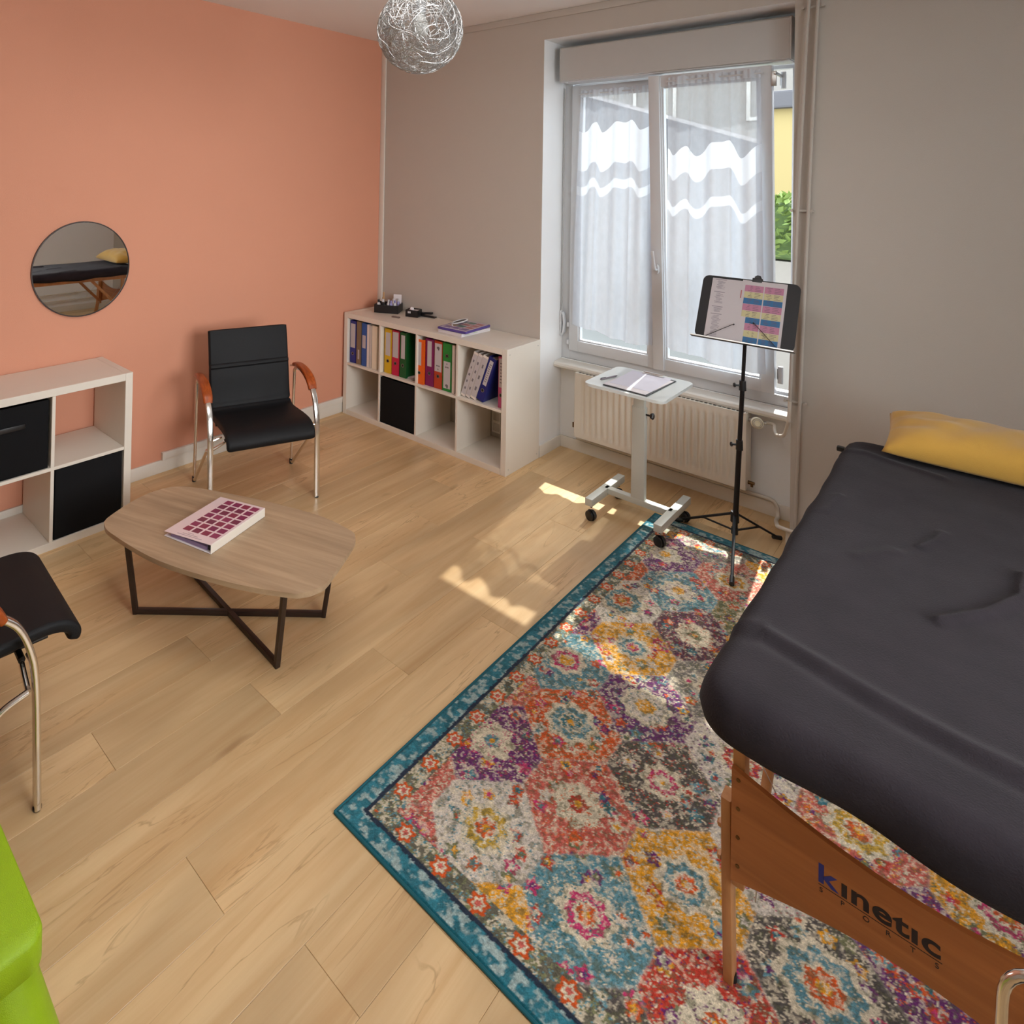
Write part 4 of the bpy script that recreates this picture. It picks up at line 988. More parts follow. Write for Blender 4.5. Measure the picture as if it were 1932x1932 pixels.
# ------------------------------------------------------------------ rug
RX, RY, RWd, RLn = 2.310, -2.500, 1.60, 2.325
def fbm(x, y, sc, octv=4, seed=0):
    rs = np.random.RandomState(seed); out_ = np.zeros_like(x); amp = 1; tot = 0
    for o_ in range(octv):
        G = rs.rand(256, 256)
        fx, fy = x*sc+rs.rand()*100, y*sc+rs.rand()*100
        ix, iy = np.floor(fx).astype(int), np.floor(fy).astype(int); tx, ty = fx-ix, fy-iy
        tx = tx*tx*(3-2*tx); ty = ty*ty*(3-2*ty)
        g_ = lambda a, b: G[a % 256, b % 256]
        out_ += amp*((g_(ix, iy)*(1-tx)+g_(ix+1, iy)*tx)*(1-ty)+(g_(ix, iy+1)*(1-tx)+g_(ix+1, iy+1)*tx)*ty)
        tot += amp; amp *= .6; sc *= 2.03
    return out_/tot
def rug_colors(u, v):
    n = u.shape[0]
    P = {k: np.array(ln(c)) for k, c in dict(
        teal=(22, 98, 112), teal2=(48, 114, 128), pale=(176, 190, 184), cream=(214, 202, 176), grey=(128, 122, 116), dgrey=(84, 78, 76), navy=(38, 48, 66),
        purple=(104, 40, 104), plum=(92, 54, 78), orange=(210, 88, 32), red=(190, 58, 42), coral=(196, 96, 84), pink=(196, 52, 108), yellow=(222, 156, 34), gold=(196, 160, 60),
        olive=(116, 118, 84), blue=(92, 140, 152), ivory=(206, 196, 184)).items()}
    n1 = fbm(u, v, 45, 3, 1); n2 = fbm(u, v, 90, 3, 2); n3 = fbm(u, v, 28, 3, 3); n4 = fbm(u, v, 160, 2, 4); n5 = fbm(u, v, 60, 3, 9)
    # wobbled coords give the worn, ragged edges
    wu = u+.010*(n1-.5)+.006*(n2-.5); wv = v+.010*(n3-.5)+.006*(n4-.5)
    # hexagonal cells
    hw, rv_ = .1483, .2435
    best = np.full(n, 1e9); ci = np.zeros(n, int); cj = np.zeros(n, int); du = np.zeros(n); dv = np.zeros(n)
    for j in range(-1, 10):
        for i in range(-1, 7):
            cu = (.185 if j % 2 else .035)+i*2*hw; cv = .265+j*rv_
            a, b = np.abs(wu-cu), np.abs(wv-cv)
            dist = np.maximum(a/hw, (b*1.0+a*(.135/hw))/(.190))     # hexagon norm
            m = dist < best
            best = np.where(m, dist, best); ci = np.where(m, i, ci); cj = np.where(m, j, cj); du = np.where(m, u-cu, du); dv = np.where(m, v-cv, dv)
    spec = {  # (j,i): base, inner ring, centre, ring radius
        (0, 1): ('ivory', 'gold', 'orange', .055), (0, 2): ('blue', 'pink', 'orange', .05), (0, 3): ('red', 'cream', 'orange', .05), (0, 0): ('coral', 'cream', 'blue', .05), (0, 4): ('ivory', 'coral', 'blue', .05),
        (-1, 0): ('coral', 'cream', 'red', .04), (-1, 1): ('yellow', 'pink', 'orange', .04), (-1, 2): ('dgrey', 'gold', 'orange', .04), (-1, 3): ('olive', 'coral', 'pink', .04),
        (1, 0): ('purple', 'cream', 'blue', .05), (1, 1): ('coral', 'cream', 'red', .05), (1, 2): ('yellow', 'blue', 'orange', .05), (1, 3): ('dgrey', 'blue', 'orange', .075), (1, 4): ('ivory', 'pink', 'blue', .05),
        (2, 0): ('coral', 'cream', 'red', .04), (2, 1): ('orange', 'blue', 'teal2', .062), (2, 2): ('dgrey', 'pink', 'cream', .04), (2, 3): ('ivory', 'teal2', 'coral', .05), (2, 4): ('purple', 'ivory', 'pink', .05), (2, 5): ('yellow', 'blue', 'orange', .05),
        (3, 0): ('blue', 'pink', 'yellow', .05), (3, 1): ('purple', 'ivory', 'yellow', .06), (3, 2): ('ivory', 'red', 'yellow', .05), (3, 3): ('coral', 'gold', 'orange', .06), (3, 4): ('yellow', 'pink', 'orange', .05),
        (4, 0): ('purple', 'cream', 'orange', .04), (4, 1): ('yellow', 'blue', 'pink', .045), (4, 2): ('grey', 'coral', 'yellow', .045), (4, 3): ('blue', 'ivory', 'orange', .05), (4, 4): ('orange', 'blue', 'cream', .05),
        (5, 0): ('ivory', 'blue', 'orange', .075), (5, 1): ('plum', 'cream', 'olive', .05), (5, 2): ('red', 'cream', 'yellow', .05), (5, 3): ('ivory', 'blue', 'red', .05), (5, 4): ('purple', 'cream', 'orange', .05),
        (6, 0): ('orange', 'cream', 'red', .03), (6, 1): ('blue', 'ivory', 'yellow', .05), (6, 2): ('olive', 'coral', 'gold', .05), (6, 3): ('yellow', 'pink', 'blue', .05), (6, 4): ('blue', 'cream', 'red', .05),
        (7, 0): ('purple', 'ivory', 'yellow', .05), (7, 1): ('coral', 'yellow', 'orange', .05), (7, 2): ('ivory', 'teal2', 'orange', .05), (7, 3): ('purple', 'cream', 'pink', .05), (7, 4): ('dgrey', 'orange', 'cream', .05),
        (8, 0): ('yellow', 'pink', 'red', .04), (8, 1): ('grey', 'blue', 'orange', .05), (8, 2): ('yellow', 'blue', 'orange', .05), (8, 3): ('blue', 'coral', 'yellow', .05), (8, 4): ('red', 'cream', 'yellow', .05)}
    rsd = np.random.RandomState(77); nm_ = ['ivory', 'blue', 'coral', 'purple', 'yellow', 'dgrey', 'orange', 'plum']
    for j in range(-1, 10):
        for i in range(-1, 7): spec.setdefault((j, i), (nm_[rsd.randint(8)], ['cream', 'pink', 'blue', 'gold'][rsd.randint(4)], ['orange', 'yellow', 'red'][rsd.randint(3)], .05))
    col = np.zeros((n, 3)); col[:] = P['olive']
    acc = ['cream', 'pink', 'yellow', 'blue', 'orange', 'olive', 'teal2', 'ivory', 'red', 'purple']
    r_ = np.sqrt(du**2+dv**2); th = np.arctan2(dv, du)
    rr = r_*(1+.10*np.cos(8*th))+.006*(n1-.5)+.008*(n2-.5)
    for (j, i), (b0_, b1_, b2_, R_) in spec.items():
        m = (cj == j) & (ci == i)
        if not m.any(): continue
        c = np.tile(P[b0_], (m.sum(), 1)); rs = rr[m]; nn1, nn2, nn3, nn5 = n1[m], n2[m], n3[m], n5[m]
        # florets around the medallion
        rs2 = np.random.RandomState(j*13+i+40)
        dum, dvm = du[m], dv[m]; thm = th[m]; rm = r_[m]
        for q in range(15):
            a_ = 2*PI*q/15+rs2.rand(); R2 = rs2.uniform(.075, .15); fu, fv = R2*math.cos(a_)*.9, R2*math.sin(a_)*1.15
            dd_ = np.sqrt((dum-fu)**2+(dvm-fv)**2)*(1+.25*np.cos(5*np.arctan2(dvm-fv, dum-fu)))+.006*(nn2-.5)
            c1_, c2_ = P[acc[rs2.randint(10)]], P[acc[rs2.randint(10)]]
            c = np.where((dd_ < .017)[:, None], c1_, c); c = np.where((dd_ < .008)[:, None], c2_, c)
        c = np.where(((rs < R_+.018) & (rs > R_))[:, None], P['cream'], c)
        c = np.where((rs < R_)[:, None], P[b1_], c)
        c = np.where(((rs < R_*.62) & (rs > R_*.5))[:, None], P['cream'], c)
        c = np.where((rs < R_*.5)[:, None], P[b2_], c)
        c = np.where((rs < R_*.2)[:, None], P['yellow'], c)
        # vines and wear
        c = np.where((np.abs(nn1-.52) < .018)[:, None], P['cream'], c)
        c = np.where((np.abs(nn5-.44) < .014)[:, None], P[acc[(i*3+j) % 10]], c)
        wr = np.clip((nn2-.56)*9, 0, 1)*.62; c = c*(1-wr[:, None])+P['cream']*wr[:, None]
        wr = np.clip((.44-nn2)*9, 0, 1)*.6; c = c*(1-wr[:, None])+P['olive']*.6*wr[:, None]
        col[m] = c
    # soft light/dark seams between cells
    edge = np.clip((best-.955)/.05, 0, 1); e_ = (edge*(.35))[:, None]; col = col*(1-e_)+P['ivory']*e_
    # borders
    e = np.minimum(np.minimum(u, RWd-u), np.minimum(v, RLn-v)); ew = e+.006*(n2-.5)
    al = np.where(np.minimum(u, RWd-u) < np.minimum(v, RLn-v), v, u)
    strip = (ew < .125)
    base = P['dgrey']*(n1[:, None]*.9+.3)+P['olive']*.35
    cst = np.where((n5 > .53)[:, None], P['cream']*.85, base); cst = np.where((np.abs(n1-.5) < .03)[:, None], P['olive']*1.2, cst)
    cst = np.where((np.abs(n2-.55) < .02)[:, None], P['blue'], cst)
    ph = (al % .122)-.061; fd = np.sqrt(ph**2+(e-.097)**2)*(1+.2*np.cos(6*np.arctan2(e-.097, ph)))+.004*(n2-.5)
    cst = np.where((fd < .024)[:, None], P['orange']*.9, cst); cst = np.where((fd < .015)[:, None], P['cream'], cst); cst = np.where((fd < .008)[:, None], P['coral'], cst)
    col = np.where(strip[:, None], cst, col)
    col = np.where(((ew < .068) & (ew > .056))[:, None], P['navy'], col)
    te = P['teal2']*(.55+.9*n1[:, None]); pw = np.clip((n5-.50)*7, 0, 1)[:, None]*.75; te = te*(1-pw)+P['pale']*pw
    col = np.where((ew < .056)[:, None], te, col)
    col = np.where((e < .010)[:, None], P['teal']*.85, col)
    # yarn-scale grain
    g_ = np.random.RandomState(5).rand(n)
    col = col*(.62+.62*n4[:, None])*(.86+.28*g_[:, None])
    return np.clip(col, 0, 1)
st_ = .0035; nu, nv = int(RWd/st_)+1, int(RLn/st_)+1
uu, vv_ = np.meshgrid(np.linspace(0, RWd, nu), np.linspace(0, RLn, nv)); uf, vf = uu.ravel(), vv_.ravel()
rc = rug_colors(uf, vf)
hh = .0075+.0016*np.random.RandomState(3).rand(len(uf))
ed = np.minimum(np.minimum(uf, RWd-uf), np.minimum(vf, RLn-vf)); hh = np.where(ed < .001, .0, np.where(ed < .006, .0068, hh))
co = np.stack([uf, vf, hh], 1)
me = bpy.data.meshes.new('pile')
idx = np.arange(nu*nv).reshape(nv, nu)
q = np.stack([idx[:-1, :-1], idx[:-1, 1:], idx[1:, 1:], idx[1:, :-1]], -1).reshape(-1, 4)
me.vertices.add(len(co)); me.vertices.foreach_set('co', co.ravel())
me.loops.add(q.size); me.loops.foreach_set('vertex_index', q.ravel())
me.polygons.add(len(q)); me.polygons.foreach_set('loop_start', np.arange(0, q.size, 4)); me.polygons.foreach_set('loop_total', np.full(len(q), 4))
me.update(); me.validate()
ca_ = me.color_attributes.new('yarn', 'FLOAT_COLOR', 'POINT'); ca_.data.foreach_set('color', np.concatenate([rc, np.ones((len(rc), 1))], 1).ravel())
M_rug, nt, b0 = newmat('woven_rug_pile'); at = N(nt, 'ShaderNodeAttribute', attribute_name='yarn')
tc = N(nt, 'ShaderNodeTexCoord'); nz = N(nt, 'ShaderNodeTexNoise'); nz.inputs['Scale'].default_value = 330; nz.inputs['Detail'].default_value = 3
nt.links.new(tc.outputs['Object'], nz.inputs['Vector'])
mr = N(nt, 'ShaderNodeMapRange'); mr.inputs[1].default_value = .3; mr.inputs[2].default_value = .7; mr.inputs[3].default_value = .72; mr.inputs[4].default_value = 1.22
nt.links.new(nz.outputs['Fac'], mr.inputs[0])
hs = N(nt, 'ShaderNodeHueSaturation'); hs.inputs['Saturation'].default_value = 1.0
nt.links.new(mr.outputs[0], hs.inputs['Value']); nt.links.new(at.outputs['Color'], hs.inputs['Color']); nt.links.new(hs.outputs[0], b0.inputs['Base Color'])
b0.inputs['Roughness'].default_value = .95; b0.inputs['Specular IOR Level'].default_value = .15; b0.inputs['Sheen Weight'].default_value = .15
rug = thing('rug', 'multicoloured patchwork rug with a teal border on the laminate floor', 'rug', (RX, RY, 0))
me.materials.append(M_rug); ro = bpy.data.objects.new('pile', me); C.objects.link(ro); ro.parent = rug; ro.location = (0, 0, .0005)
b_ = BM()
for a, b in (((.0, 0), (RWd, 0)), ((RWd, 0), (RWd, RLn)), ((RWd, RLn), (0, RLn)), ((0, RLn), (0, 0))):
    cyl(b_, (a[0], a[1], .0047), (b[0], b[1], .0047), .0045, n=8)
obj('bound_edge', b_, pm('teal_binding', ln((20, 92, 104)), .9, bump=.3), rug)

# ------------------------------------------------------------------ massage table
TX0, TX1, TY0, TY1, TZ = 3.212, 3.912, -2.352, -.515, .790
mt = thing('massage_table', 'beech massage table under a dark grey cover at the right', 'massage table', (TX0, TY0, 0))
TW, TL = TX1-TX0, TY1-TY0
b_ = BM()
for xx in (.035, TW-.06): box(b_, xx, xx+.025, .13, TL-.13, .660, .697, .002)
for yy in (.13, TL/2-.03, TL/2+.01, TL-.152): box(b_, .06, TW-.06, yy, yy+.022, .660, .697, .002)
obj('under_frame', b_, M_beech, mt)
b_ = BM(); box(b_, .03, TW-.03, .05, TL-.05, .699, .706); obj('deck_board', b_, M_beech, mt)
for e, ys in ((0, .165), (1, TL-.165)):
    s = 1 if e == 0 else -1
    for sx, xc in ((-1, .052), (1, TW-.052)):
        b_ = BM(); box(b_, xc-.012, xc+.012, ys-.018, ys+.018, .30, .680, .003); obj('upper_leg', b_, M_beech, mt)
        xo = xc+sx*.026
        b_ = BM(); sweep(b_, [(xo, ys+s*.002, .470), (xo, ys+s*.010, .30), (xo+sx*.010, ys+s*.068, .010)], rrect(.020, .036, .003, 2), side=(1, 0, 0)); lg = obj('leg', b_, M_beech, mt)
        b_ = BM()
        for zz in (.33, .40): cyl(b_, (xc-sx*.0, ys, zz), (xo+sx*.018, ys, zz), .004, n=8)
        for zz in (.33, .40): lathe(b_, [(.004, 0), (.009, .001), (.009, .006), (.006, .009)], M=Matrix.Translation((xo+sx*.010, ys, zz)) @ Matrix.Rotation(sx*PI/2, 4, 'Y'), n=6)
        obj('height_knob', b_, M_beech, lg)
        b_ = BM(); cyl(b_, (xo+sx*.010, ys+s*.068, .0085), (xo+sx*.010, ys+s*.068, .022), .015, .013); obj('rubber_foot', b_, M_blkpl, lg)
        b_ = BM(); sweep(b_, [(xc-sx*.022, ys+s*.012, .335), (xc-sx*.022, TL/2-s*.42, .675)], rrect(.018, .028, .003, 2), side=(1, 0, 0)); obj('diagonal_brace', b_, M_beech, mt)
        b_ = BM(); tube(b_, [(xc-sx*.03, ys+s*.16, .405), (xc-sx*.03, ys-s*.06, .66)], .0014, 6); tube(b_, [(xc-sx*.03, ys+s*.02, .33), (xc-sx*.03, ys+s*.0, .28)], .0014, 6); obj('steel_cable', b_, M_steel, mt)
    # curved end panel
    b_ = BM(); n = 20; pts = []
    for i in range(n+1):
        t = i/n; x = .042+t*(TW-.084); pts.append((x, .560-.050*math.sin(PI*t)))
    for i in range(n, -1, -1):
        t = i/n; x = .042+t*(TW-.084); pts.append((x, .322+.058*math.sin(PI*t)))
    yp = ys-s*.026 if e == 0 else ys+.020
    A = [b_.verts.new((x, yp-.006, z)) for x, z in pts]; B = [b_.verts.new((x, yp+.006, z)) for x, z in pts]; k = len(pts)
    for i in range(n):
        a0, a1, c0, c1_ = i, i+1, k-1-i, k-2-i
        b_.faces.new((A[a0], A[a1], A[c1_], A[c0])); b_.faces.new((B[c0], B[c1_], B[a1], B[a0]))
    for i in range(k): b_.faces.new((A[i], A[(i+1) % k], B[(i+1) % k], B[i]))
    ep = obj('end_panel', b_, M_beechx, mt)
    if e == 0:
        b_ = BM()
        for xx in (.055, TW-.055):
            for zz in (.36, .42, .48, .54): cyl(b_, (xx, yp-.0075, zz), (xx, yp-.0055, zz), .004, n=8)
        split(obj('screw', b_, M_brass, ep))
        # lettering
        M_dkprint = pm('print_dark', (.012, .006, .008), .6); M_blprint = pm('print_blue', (.02, .03, .22), .6)
        def text(name, body, size, x, z, mat, offset=.0, spacing=1.0, sx_=1.0):
            cu = bpy.data.curves.new(name, 'FONT'); cu.body = body; cu.size = size; cu.extrude = .0003; cu.offset = offset; cu.space_character = spacing
            tmp = bpy.data.objects.new(name, cu); C.objects.link(tmp)
            bpy.context.view_layer.update()
            me_ = bpy.data.meshes.new_from_object(tmp.evaluated_get(bpy.context.evaluated_depsgraph_get()))
            C.objects.unlink(tmp); bpy.data.objects.remove(tmp)
            me_.materials.append(mat)
            xs = [v.co.x for v in me_.vertices]; wd = max(xs)-min(xs); mn = min(xs)
            for v in me_.vertices: v.co.x = (v.co.x-mn)*sx_
            o = bpy.data.objects.new(name, me_); C.objects.link(o); o.parent = ep
            o.location = (x, yp-.0062, z); o.rotation_euler = (PI/2, 0, 0)
            return wd*sx_
        bx, bz = .199, .440
        w1 = text('lettering_k', 'k', .050, bx, bz, M_blprint, .0012)
        w2_ = text('lettering_inetic', '\u0131net\u0131c', .050, bx+w1+.003, bz, M_dkprint, .0012, 1.05)
        sc_w = (w1+.003+w2_)
        for o in list(ep.children):
            if o.name.startswith('lettering'):
                o.scale = (.182/sc_w, 1, 1)
                if o.name.startswith('lettering_k'): pass
                else: o.location.x = bx+(w1+.003)*.182/sc_w
        for o in list(ep.children):
            if o.name.startswith('lettering'): o.name = 'lettering'
        b_ = BM(); box(b_, bx, bx+.184, yp-.0064, yp-.0060, bz-.006, bz-.0048); obj('underline', b_, M_dkprint, ep, smooth=False)
        for q, ch in enumerate('SPORTS'):
            text('small_letter', ch, .013, bx+.002+q*.0345, bz-.0185, M_dkprint)
# padded top (partly visible as the body under the cover)
cv = thing('table_cover', 'dark charcoal fleece cover fitted over the massage table', 'cover', (TX0, TY0, .70))
def rr_pt(w, l, r_, ins, t):
    """point on rounded rectangle of size w x l inset by ins, t in 0..1"""
    a, b = w/2-ins, l/2-ins; r0 = max(.002, r_-ins*.8); r0 = min(r0, a*.9, b*.9)
    segs = [2*(b-r0), PI/2*r0, 2*(a-r0), PI/2*r0]*2; tot = sum(segs); s = t*tot
    px, py, dr = a, -(b-r0), 0
    cxs = [(a-r0, b-r0), (-(a-r0), b-r0), (-(a-r0), -(b-r0)), (a-r0, -(b-r0))]
    for i, L_ in enumerate(segs):
        if s <= L_ or i == 7:
            side = i//2
            if i % 2 == 0:
                f = s/L_
                P0_ = [(a, -(b-r0)), (a-r0, b), (-a, b-r0), (-(a-r0), -b)][side]; P1_ = [(a, b-r0), (-(a-r0), b), (-a, -(b-r0)), (a-r0, -b)][side]
                return lerp(P0_[0], P1_[0], f), lerp(P0_[1], P1_[1], f)
            an = PI/2*side+PI/2*(s/L_); c = cxs[side]
            return c[0]+r0*math.cos(an), c[1]+r0*math.sin(an)
        s -= L_
NP = 420
rings = [(.028, -.006), (.012, -.006), (.003, -.002), (0, .010), (-.003, .025), (0, .048), (.004, .062), (.013, .076), (.026, .085), (.042, .0885), (.06, .0895)]
rings += [(.07, .090)]
b_ = BM(); G = []
def wr(x, y, z):
    """wrinkles of the cloth; x,y local from the corner"""
    w = 0
    def ridge(P_, width, h):
        best = 1e9; tt = 0
        for (ax, ay), (bx_, by_) in zip(P_, P_[1:]):
            vx, vy = bx_-ax, by_-ay; L_ = vx*vx+vy*vy; t = max(0, min(1, ((x-ax)*vx+(y-ay)*vy)/L_))
            dd_ = math.hypot(x-ax-t*vx, y-ay-t*vy)
            if dd_ < best: best = dd_
        return 1.7*h*math.exp(-(best/width)**2)
    w += ridge([(-.02, .27), (.06, .285), (.2, .245), (.42, .20), (.72, .19)], .022, .0050)
    w -= ridge([(-.02, .235), (.06, .25), (.2, .21), (.42, .165), (.72, .155)], .022, .0035)
    w += ridge([(.35, .60), (.43, .72), (.49, .86), (.50, 1.0)], .014, .0075)
    w += ridge([(.29, .98), (.32, 1.06), (.33, 1.12)], .012, .0035)
    w += ridge([(.05, 1.02), (.07, 1.18)], .012, .004)
    w += ridge([(.17, .80), (.24, .90)], .02, .003)
    w += ridge([(-.02, 1.62), (.08, 1.66), (.3, 1.60)], .02, .004)
    w += .0022*math.sin(9*x+5*y+2*math.sin(4*y))+.0014*math.sin(23*x-11*y)
    return w
for ins, z in rings:
    row = []
    for i in range(NP):
        x, y = rr_pt(TW, TL, .075, max(ins, -.003), i/NP)
        lx, ly = x+TW/2, y+TL/2
        q = 1 if z > .06 else (.5 if z > .02 else 0)
        dz = wr(lx, ly, z)*q
        sway = .0025*math.sin(i*.31)+.002*math.sin(i*.113+1) if z < .07 else 0
        hem = (.007*math.sin(i*.09)+.004*math.sin(i*.23+2)) if z < .03 else 0
        nx_ = Vector((x, y)).normalized()
        row.append(b_.verts.new((lx+nx_.x*sway, ly+nx_.y*sway, z+dz+hem)))
    G.append(row)
for A, B in zip(G, G[1:]):
    for i in range(NP): b_.faces.new((A[i], A[(i+1) % NP], B[(i+1) % NP], B[i]))
gx, gy = 90, 230; q_ = []
for j in range(gy+1):
    row = []
    for i in range(gx+1):
        x = lerp(.058, TW-.058, i/gx); y = lerp(.058, TL-.058, j/gy)
        e_ = min(x-.058, TW-.058-x, y-.058, TL-.058-y)
        row.append(b_.verts.new((x, y, .090+wr(x, y, 1)-(.0016 if e_ < .004 else (.0 if e_ > .010 else .0006)))))
    q_.append(row)
for j in range(gy):
    for i in range(gx): b_.faces.new((q_[j][i], q_[j][i+1], q_[j+1][i+1], q_[j+1][i]))
M_fleece = pm('charcoal_fleece', ln((42, 37, 41)), .95, var=.34, scale=11, bump=.7, bscale=260, sheen=.06, spec=.1)
obj('fitted_sheet', b_, M_fleece, cv, ang=180)
b_ = BM(); box(b_, .03, TW-.03, .03, TL-.03, .006, .078, .02, 3); pd_ = obj('padded_top', b_, M_blkpl, mt); pd_.location = (0, 0, .70)
b_ = BM(); box(b_, -.03, -.004, TL-.06, TL-.035, .030, .048, .004); tg_ = obj('corner_toggle', b_, M_blkpl, mt); tg_.location = (0, 0, .70)

# pillow
pw_ = thing('pillow', 'mustard yellow pillow on the far end of the massage table', 'pillow', (3.648, -.520, .792), math.radians(2))
b_ = BM(); na, nb = 60, 40; PWd, PLn, PH = .625, .375, .062
def pil(a, b, s):
    x, y = a, b
    e = (max(0, 1-abs(x)**2.6)*max(0, 1-abs(y)**2.6))**.42
    pin = 1-.03*(1-abs(y)**2)*abs(x)**6; pin2 = 1-.045*(1-abs(x)**2)*abs(y)**6
    zz = .115*e if s > 0 else -.024*e
    wr_ = .009*math.sin(7*x+3*y*3)*e*(abs(x)**1.2)+.004*math.sin(16*y+5*x)*e*abs(x)**1.5+.003*math.sin(13*x-6*y)*e
    return Vector((x*PWd/2*pin, y*PLn/2*pin2, zz+wr_*(s > 0)+.028+.045*max(0, -x)**2*max(0, y)**2))
for s in (1, -1):
    g = [[b_.verts.new(pil(-1+2*i/na, -1+2*j/nb, s)) for i in range(na+1)] for j in range(nb+1)]
    for j in range(nb):
        for i in range(na): b_.faces.new((g[j][i], g[j][i+1], g[j+1][i+1], g[j+1][i]))
bmesh.ops.remove_doubles(b_, verts=b_.verts[:], dist=.0008)
for v in b_.verts:
    if v.co.z < .004: v.co.z = .004
obj('pillowcase', b_, M_must, pw_, ang=180)

# ------------------------------------------------------------------ lime children's table
GT = .478
gx0, gx1, gy0, gy1 = 1.925, 2.468, -4.10, -3.322
gt = thing('childrens_table', 'lime green plastic childrens table with thick round legs at the lower left', 'table', ((gx0+gx1)/2, (gy0+gy1)/2, 0))
gw, gl_ = gx1-gx0, gy1-gy0
b_ = BM(); sec = rrect(gw, gl_, .032, 8)
lv_ = [(.985, GT-.062), (1.0, GT-.058), (1.0, GT-.012), (.992, GT-.004), (.975, GT)]
R_ = [[b_.verts.new((x*(1-(1-k)), y*(1-(1-k)*.7), z)) for x, y in sec] for k, z in lv_]
for A, B in zip(R_, R_[1:]):
    for i in range(len(sec)): b_.faces.new((A[i], A[(i+1) % len(sec)], B[(i+1) % len(sec)], B[i]))
b_.faces.new(R_[-1]); b_.faces.new(list(reversed(R_[0])))
obj('tabletop', b_, M_lime, gt, ang=50)
for sx in (-1, 1):
    for sy in (-1, 1):
        cx_, cy_ = sx*(gw/2-.062), sy*(gl_/2-.062)
        b_ = BM(); pth = [(cx_+sx*.085*k, cy_+sy*.085*k, GT-.06-k*(GT-.06)) for k in [i/8 for i in range(9)]]
        sweep(b_, pth, circ(1, 28), scales=[.052+.026*(i/8) for i in range(9)]); obj('leg', b_, M_lime, gt)

# ------------------------------------------------------------------ metal hoop chair in the lower right corner
hc = thing('hoop_back_stool', 'pale metal hoop of a low stool back at the lower right corner', 'stool', (3.80, -2.66, 0))
b_ = BM(); tube(b_, arc_path([(-.125, .04, .38), (-.135, .05, .60), (-.128, .055, .842), (.128, .055, .842), (.135, .05, .60), (.125, .04, .38)], [.1, .055, .055, .1], 8), .0060, 12); obj('back_hoop', b_, M_chrome, hc)
b_ = BM(); lathe(b_, [(.13, .37), (.145, .378), (.145, .40), (.13, .41), (.02, .412)], n=36); obj('seat', b_, M_blk, hc)
for k in range(4):
    a = PI/4+k*PI/2; b_ = BM(); tube(b_, [(.09*math.cos(a), .09*math.sin(a), .375), (.135*math.cos(a), .135*math.sin(a), .014)], .009, 10); obj('leg', b_, M_chrome, hc)

# ------------------------------------------------------------------ pendant lamp
LC = Vector((2.260, -2.134, 2.300)); LR = .142
pl_ = thing('pendant_lamp', 'silver wire ball pendant lamp hanging from the ceiling', 'lamp', LC)
rs = random.Random(11)
b_ = BM()
tri = [(math.cos(a), math.sin(a)) for a in (0, 2.094, 4.189)]
for k in range(330):
    ax = Vector((rs.gauss(0, 1), rs.gauss(0, 1), rs.gauss(0, 1))).normalized(); e1 = ax.orthogonal().normalized(); e2 = ax.cross(e1)
    off = rs.uniform(-.8, .8); wob = rs.uniform(.1, .35); ph = rs.random()*6; f_ = rs.randint(3, 6)
    a0 = rs.random()*2*PI; span = rs.uniform(1.6, 5.5); npt = int(12*span); pts = []
    for i in range(npt):
        a = a0+span*i/npt; o_ = off+wob*math.sin(f_*a+ph)
        v = (e1*math.cos(a)+e2*math.sin(a))+ax*o_; pts.append(v.normalized()*LR*(1+.012*math.sin(5*a+ph)-.02*rs.random()*(k % 3 == 0)))
    w_ = .0006 if k % 4 else .0009
    sweep(b_, pts, [(x*w_, y*w_) for x, y in tri], cap=False)
stuff(obj('wire_ball', b_, M_alu, pl_))
b_ = BM(); cyl(b_, (0, 0, .06), (0, 0, .125), .020, .017); cyl(b_, (0, 0, .125), (0, 0, .15), .026, .012); obj('lamp_holder', b_, M_pvc, pl_)
b_ = BM(); lathe(b_, [(.013, .062), (.016, .05), (.028, .025), (.030, .005), (.024, -.015), (.010, -.026), (.002, -.028)], n=20); obj('bulb', b_, pm('bulb_glass', (.75, .74, .70), .15), pl_)
b_ = BM(); cyl(b_, (0, 0, .15), (0, 0, H-LC.z-.03), .003, n=8); obj('cord', b_, M_pvc, pl_)
b_ = BM(); lathe(b_, [(.045, H-LC.z-.001), (.045, H-LC.z-.02), (.015, H-LC.z-.035)], n=24); obj('ceiling_rose', b_, M_pvc, pl_)

# ------------------------------------------------------------------ outside
M_ground = pm('pale_paving', ln((128, 127, 124)), .9, var=.1, scale=2); M_render = pm('cream_render', ln((164, 146, 98)), .9, var=.05, scale=2)
M_slate = pm('slate_roof', ln((92, 90, 92)), .9, var=.1, scale=4); M_leaf = pm('leaves', ln((126, 148, 78)), .8, var=.5, scale=9); M_far = pm('pale_house_render', ln((148, 142, 134)), .9, var=.05)
b_ = BM(); box(b_, -14, 18, .46, 30, -.75, -.6); g_ = obj('ground_outside', b_, M_ground, smooth=False); g_['kind'] = 'structure'
bl = thing('outbuilding', 'low outbuilding with a sloping dark slate roof beyond the curtained window', 'building', (-1.0, 7.0, -.6))
b_ = BM(); box(b_, -3.2, 2.1, .05, 3, 0, 2.75); obj('wall', b_, M_far, bl, smooth=False)
b_ = BM()
A = [b_.verts.new(v) for v in ((-3.5, -.1, 4.85), (2.15, -.1, 2.98), (2.15, 3.2, 2.98), (-3.5, 3.2, 4.85))]; B = [b_.verts.new((v.co.x, v.co.y, 2.66)) for v in A]
b_.faces.new(A); b_.faces.new(list(reversed(B)))
for i in range(4): b_.faces.new((A[i], A[(i+1) % 4], B[(i+1) % 4], B[i]))
obj('roof', b_, M_slate, bl, smooth=False)
yb = thing('annexe', 'pale yellow annexe wall glimpsed through the gap beside the tilted sash', 'building', (2.6, 6.8, -.6))
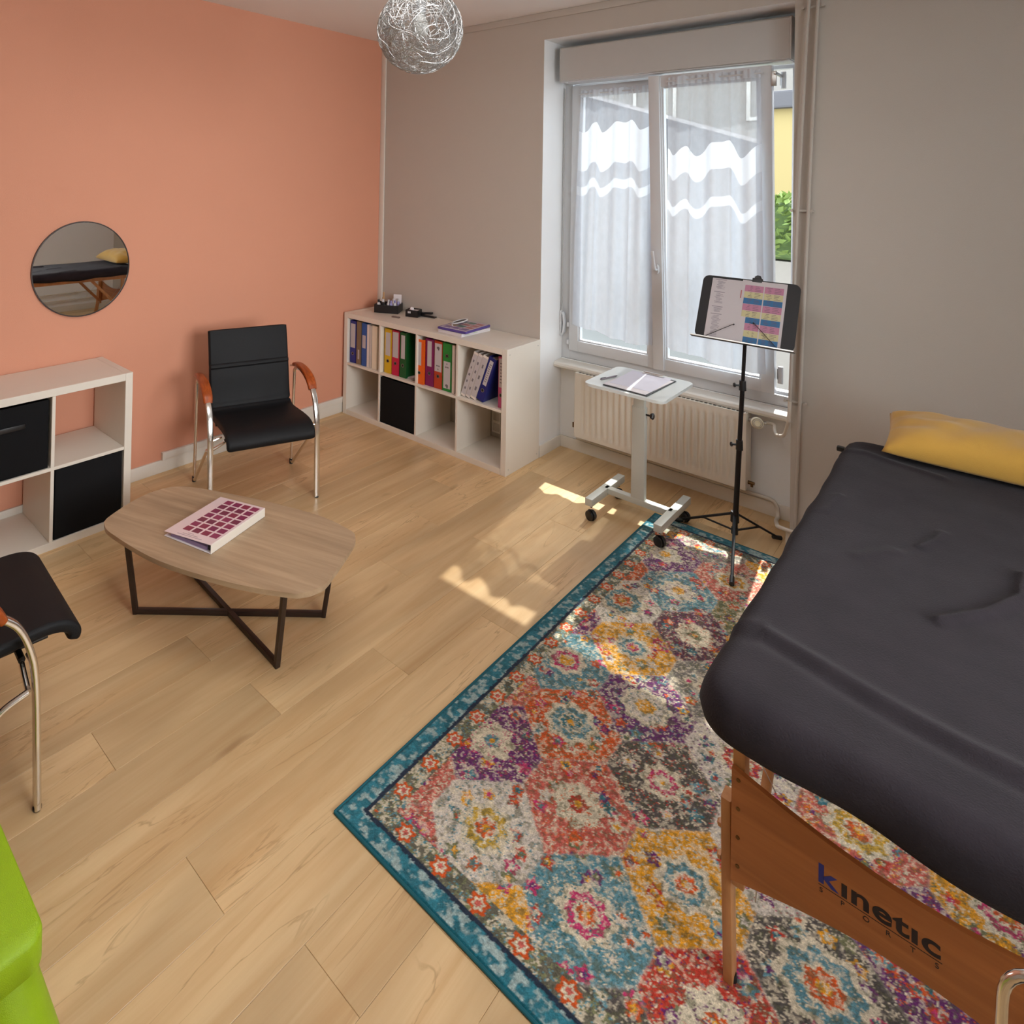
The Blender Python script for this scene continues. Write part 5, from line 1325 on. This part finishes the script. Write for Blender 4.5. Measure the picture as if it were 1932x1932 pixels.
b_ = BM(); box(b_, -1.4, 2.2, 0, 2, 0, 3.5); obj('wall', b_, M_render, yb, smooth=False)
b_ = BM(); box(b_, -1.5, 2.4, -.15, 2.2, 3.5, 3.75, .03); obj('roof', b_, M_slate, yb, smooth=False)
h2 = thing('house', 'pale house rising behind the slate roof outside the window', 'building', (-1.5, 13, -.6))
b_ = BM(); box(b_, -6, 6, 0, 4, 0, 6.5); obj('wall', b_, M_far, h2, smooth=False)
b_ = BM(); A_ = [(-6.4, -.4), (6.4, -.4), (6.4, 4.4), (-6.4, 4.4)]
A = [b_.verts.new((x, y, 6.5)) for x, y in A_]; t0, t1 = b_.verts.new((-5, 2, 8)), b_.verts.new((5, 2, 8))
b_.faces.new((A[0], A[1], t1, t0)); b_.faces.new((A[2], A[3], t0, t1)); b_.faces.new((A[1], A[2], t1)); b_.faces.new((A[3], A[0], t0)); b_.faces.new(list(reversed(A)))
obj('roof', b_, M_slate, h2, smooth=False)
for i in range(4):
    b_ = BM(); frame_ring(b_, -4.6+i*2.7, -3.5+i*2.7, 3.9, 5.4, .08, -.03, .02); obj('window', b_, M_trim, h2)
gw_ = thing('garden_wall', 'low pale garden wall below the hedge outside', 'wall', (2.2, 4.2, -.6))
b_ = BM(); box(b_, -.45, 1.6, -.15, .15, 0, 1.60); obj('wall_body', b_, M_far, gw_, smooth=False)
hg = thing('hedge', 'green hedge outside, glimpsed through the gap beside the tilted sash', 'hedge', (2.2, 4.2, 1.015))
b_ = BM(); rs = random.Random(4)
for k in range(1600):
    p = Vector((rs.uniform(-.42, 1.4), rs.uniform(-.32, .15), rs.uniform(0.05, .70))); a, b = rs.uniform(0, 6.3), rs.uniform(-1, 1)
    u_ = Vector((math.cos(a), math.sin(a), b)).normalized()*.06; w_ = u_.cross(Vector((rs.random(), rs.random(), 1))).normalized()*.03
    b_.faces.new([b_.verts.new(p+q) for q in (-u_, w_, u_, -w_)])
lf = obj('foliage', b_, M_leaf, hg, smooth=False); lf['kind'] = 'stuff'
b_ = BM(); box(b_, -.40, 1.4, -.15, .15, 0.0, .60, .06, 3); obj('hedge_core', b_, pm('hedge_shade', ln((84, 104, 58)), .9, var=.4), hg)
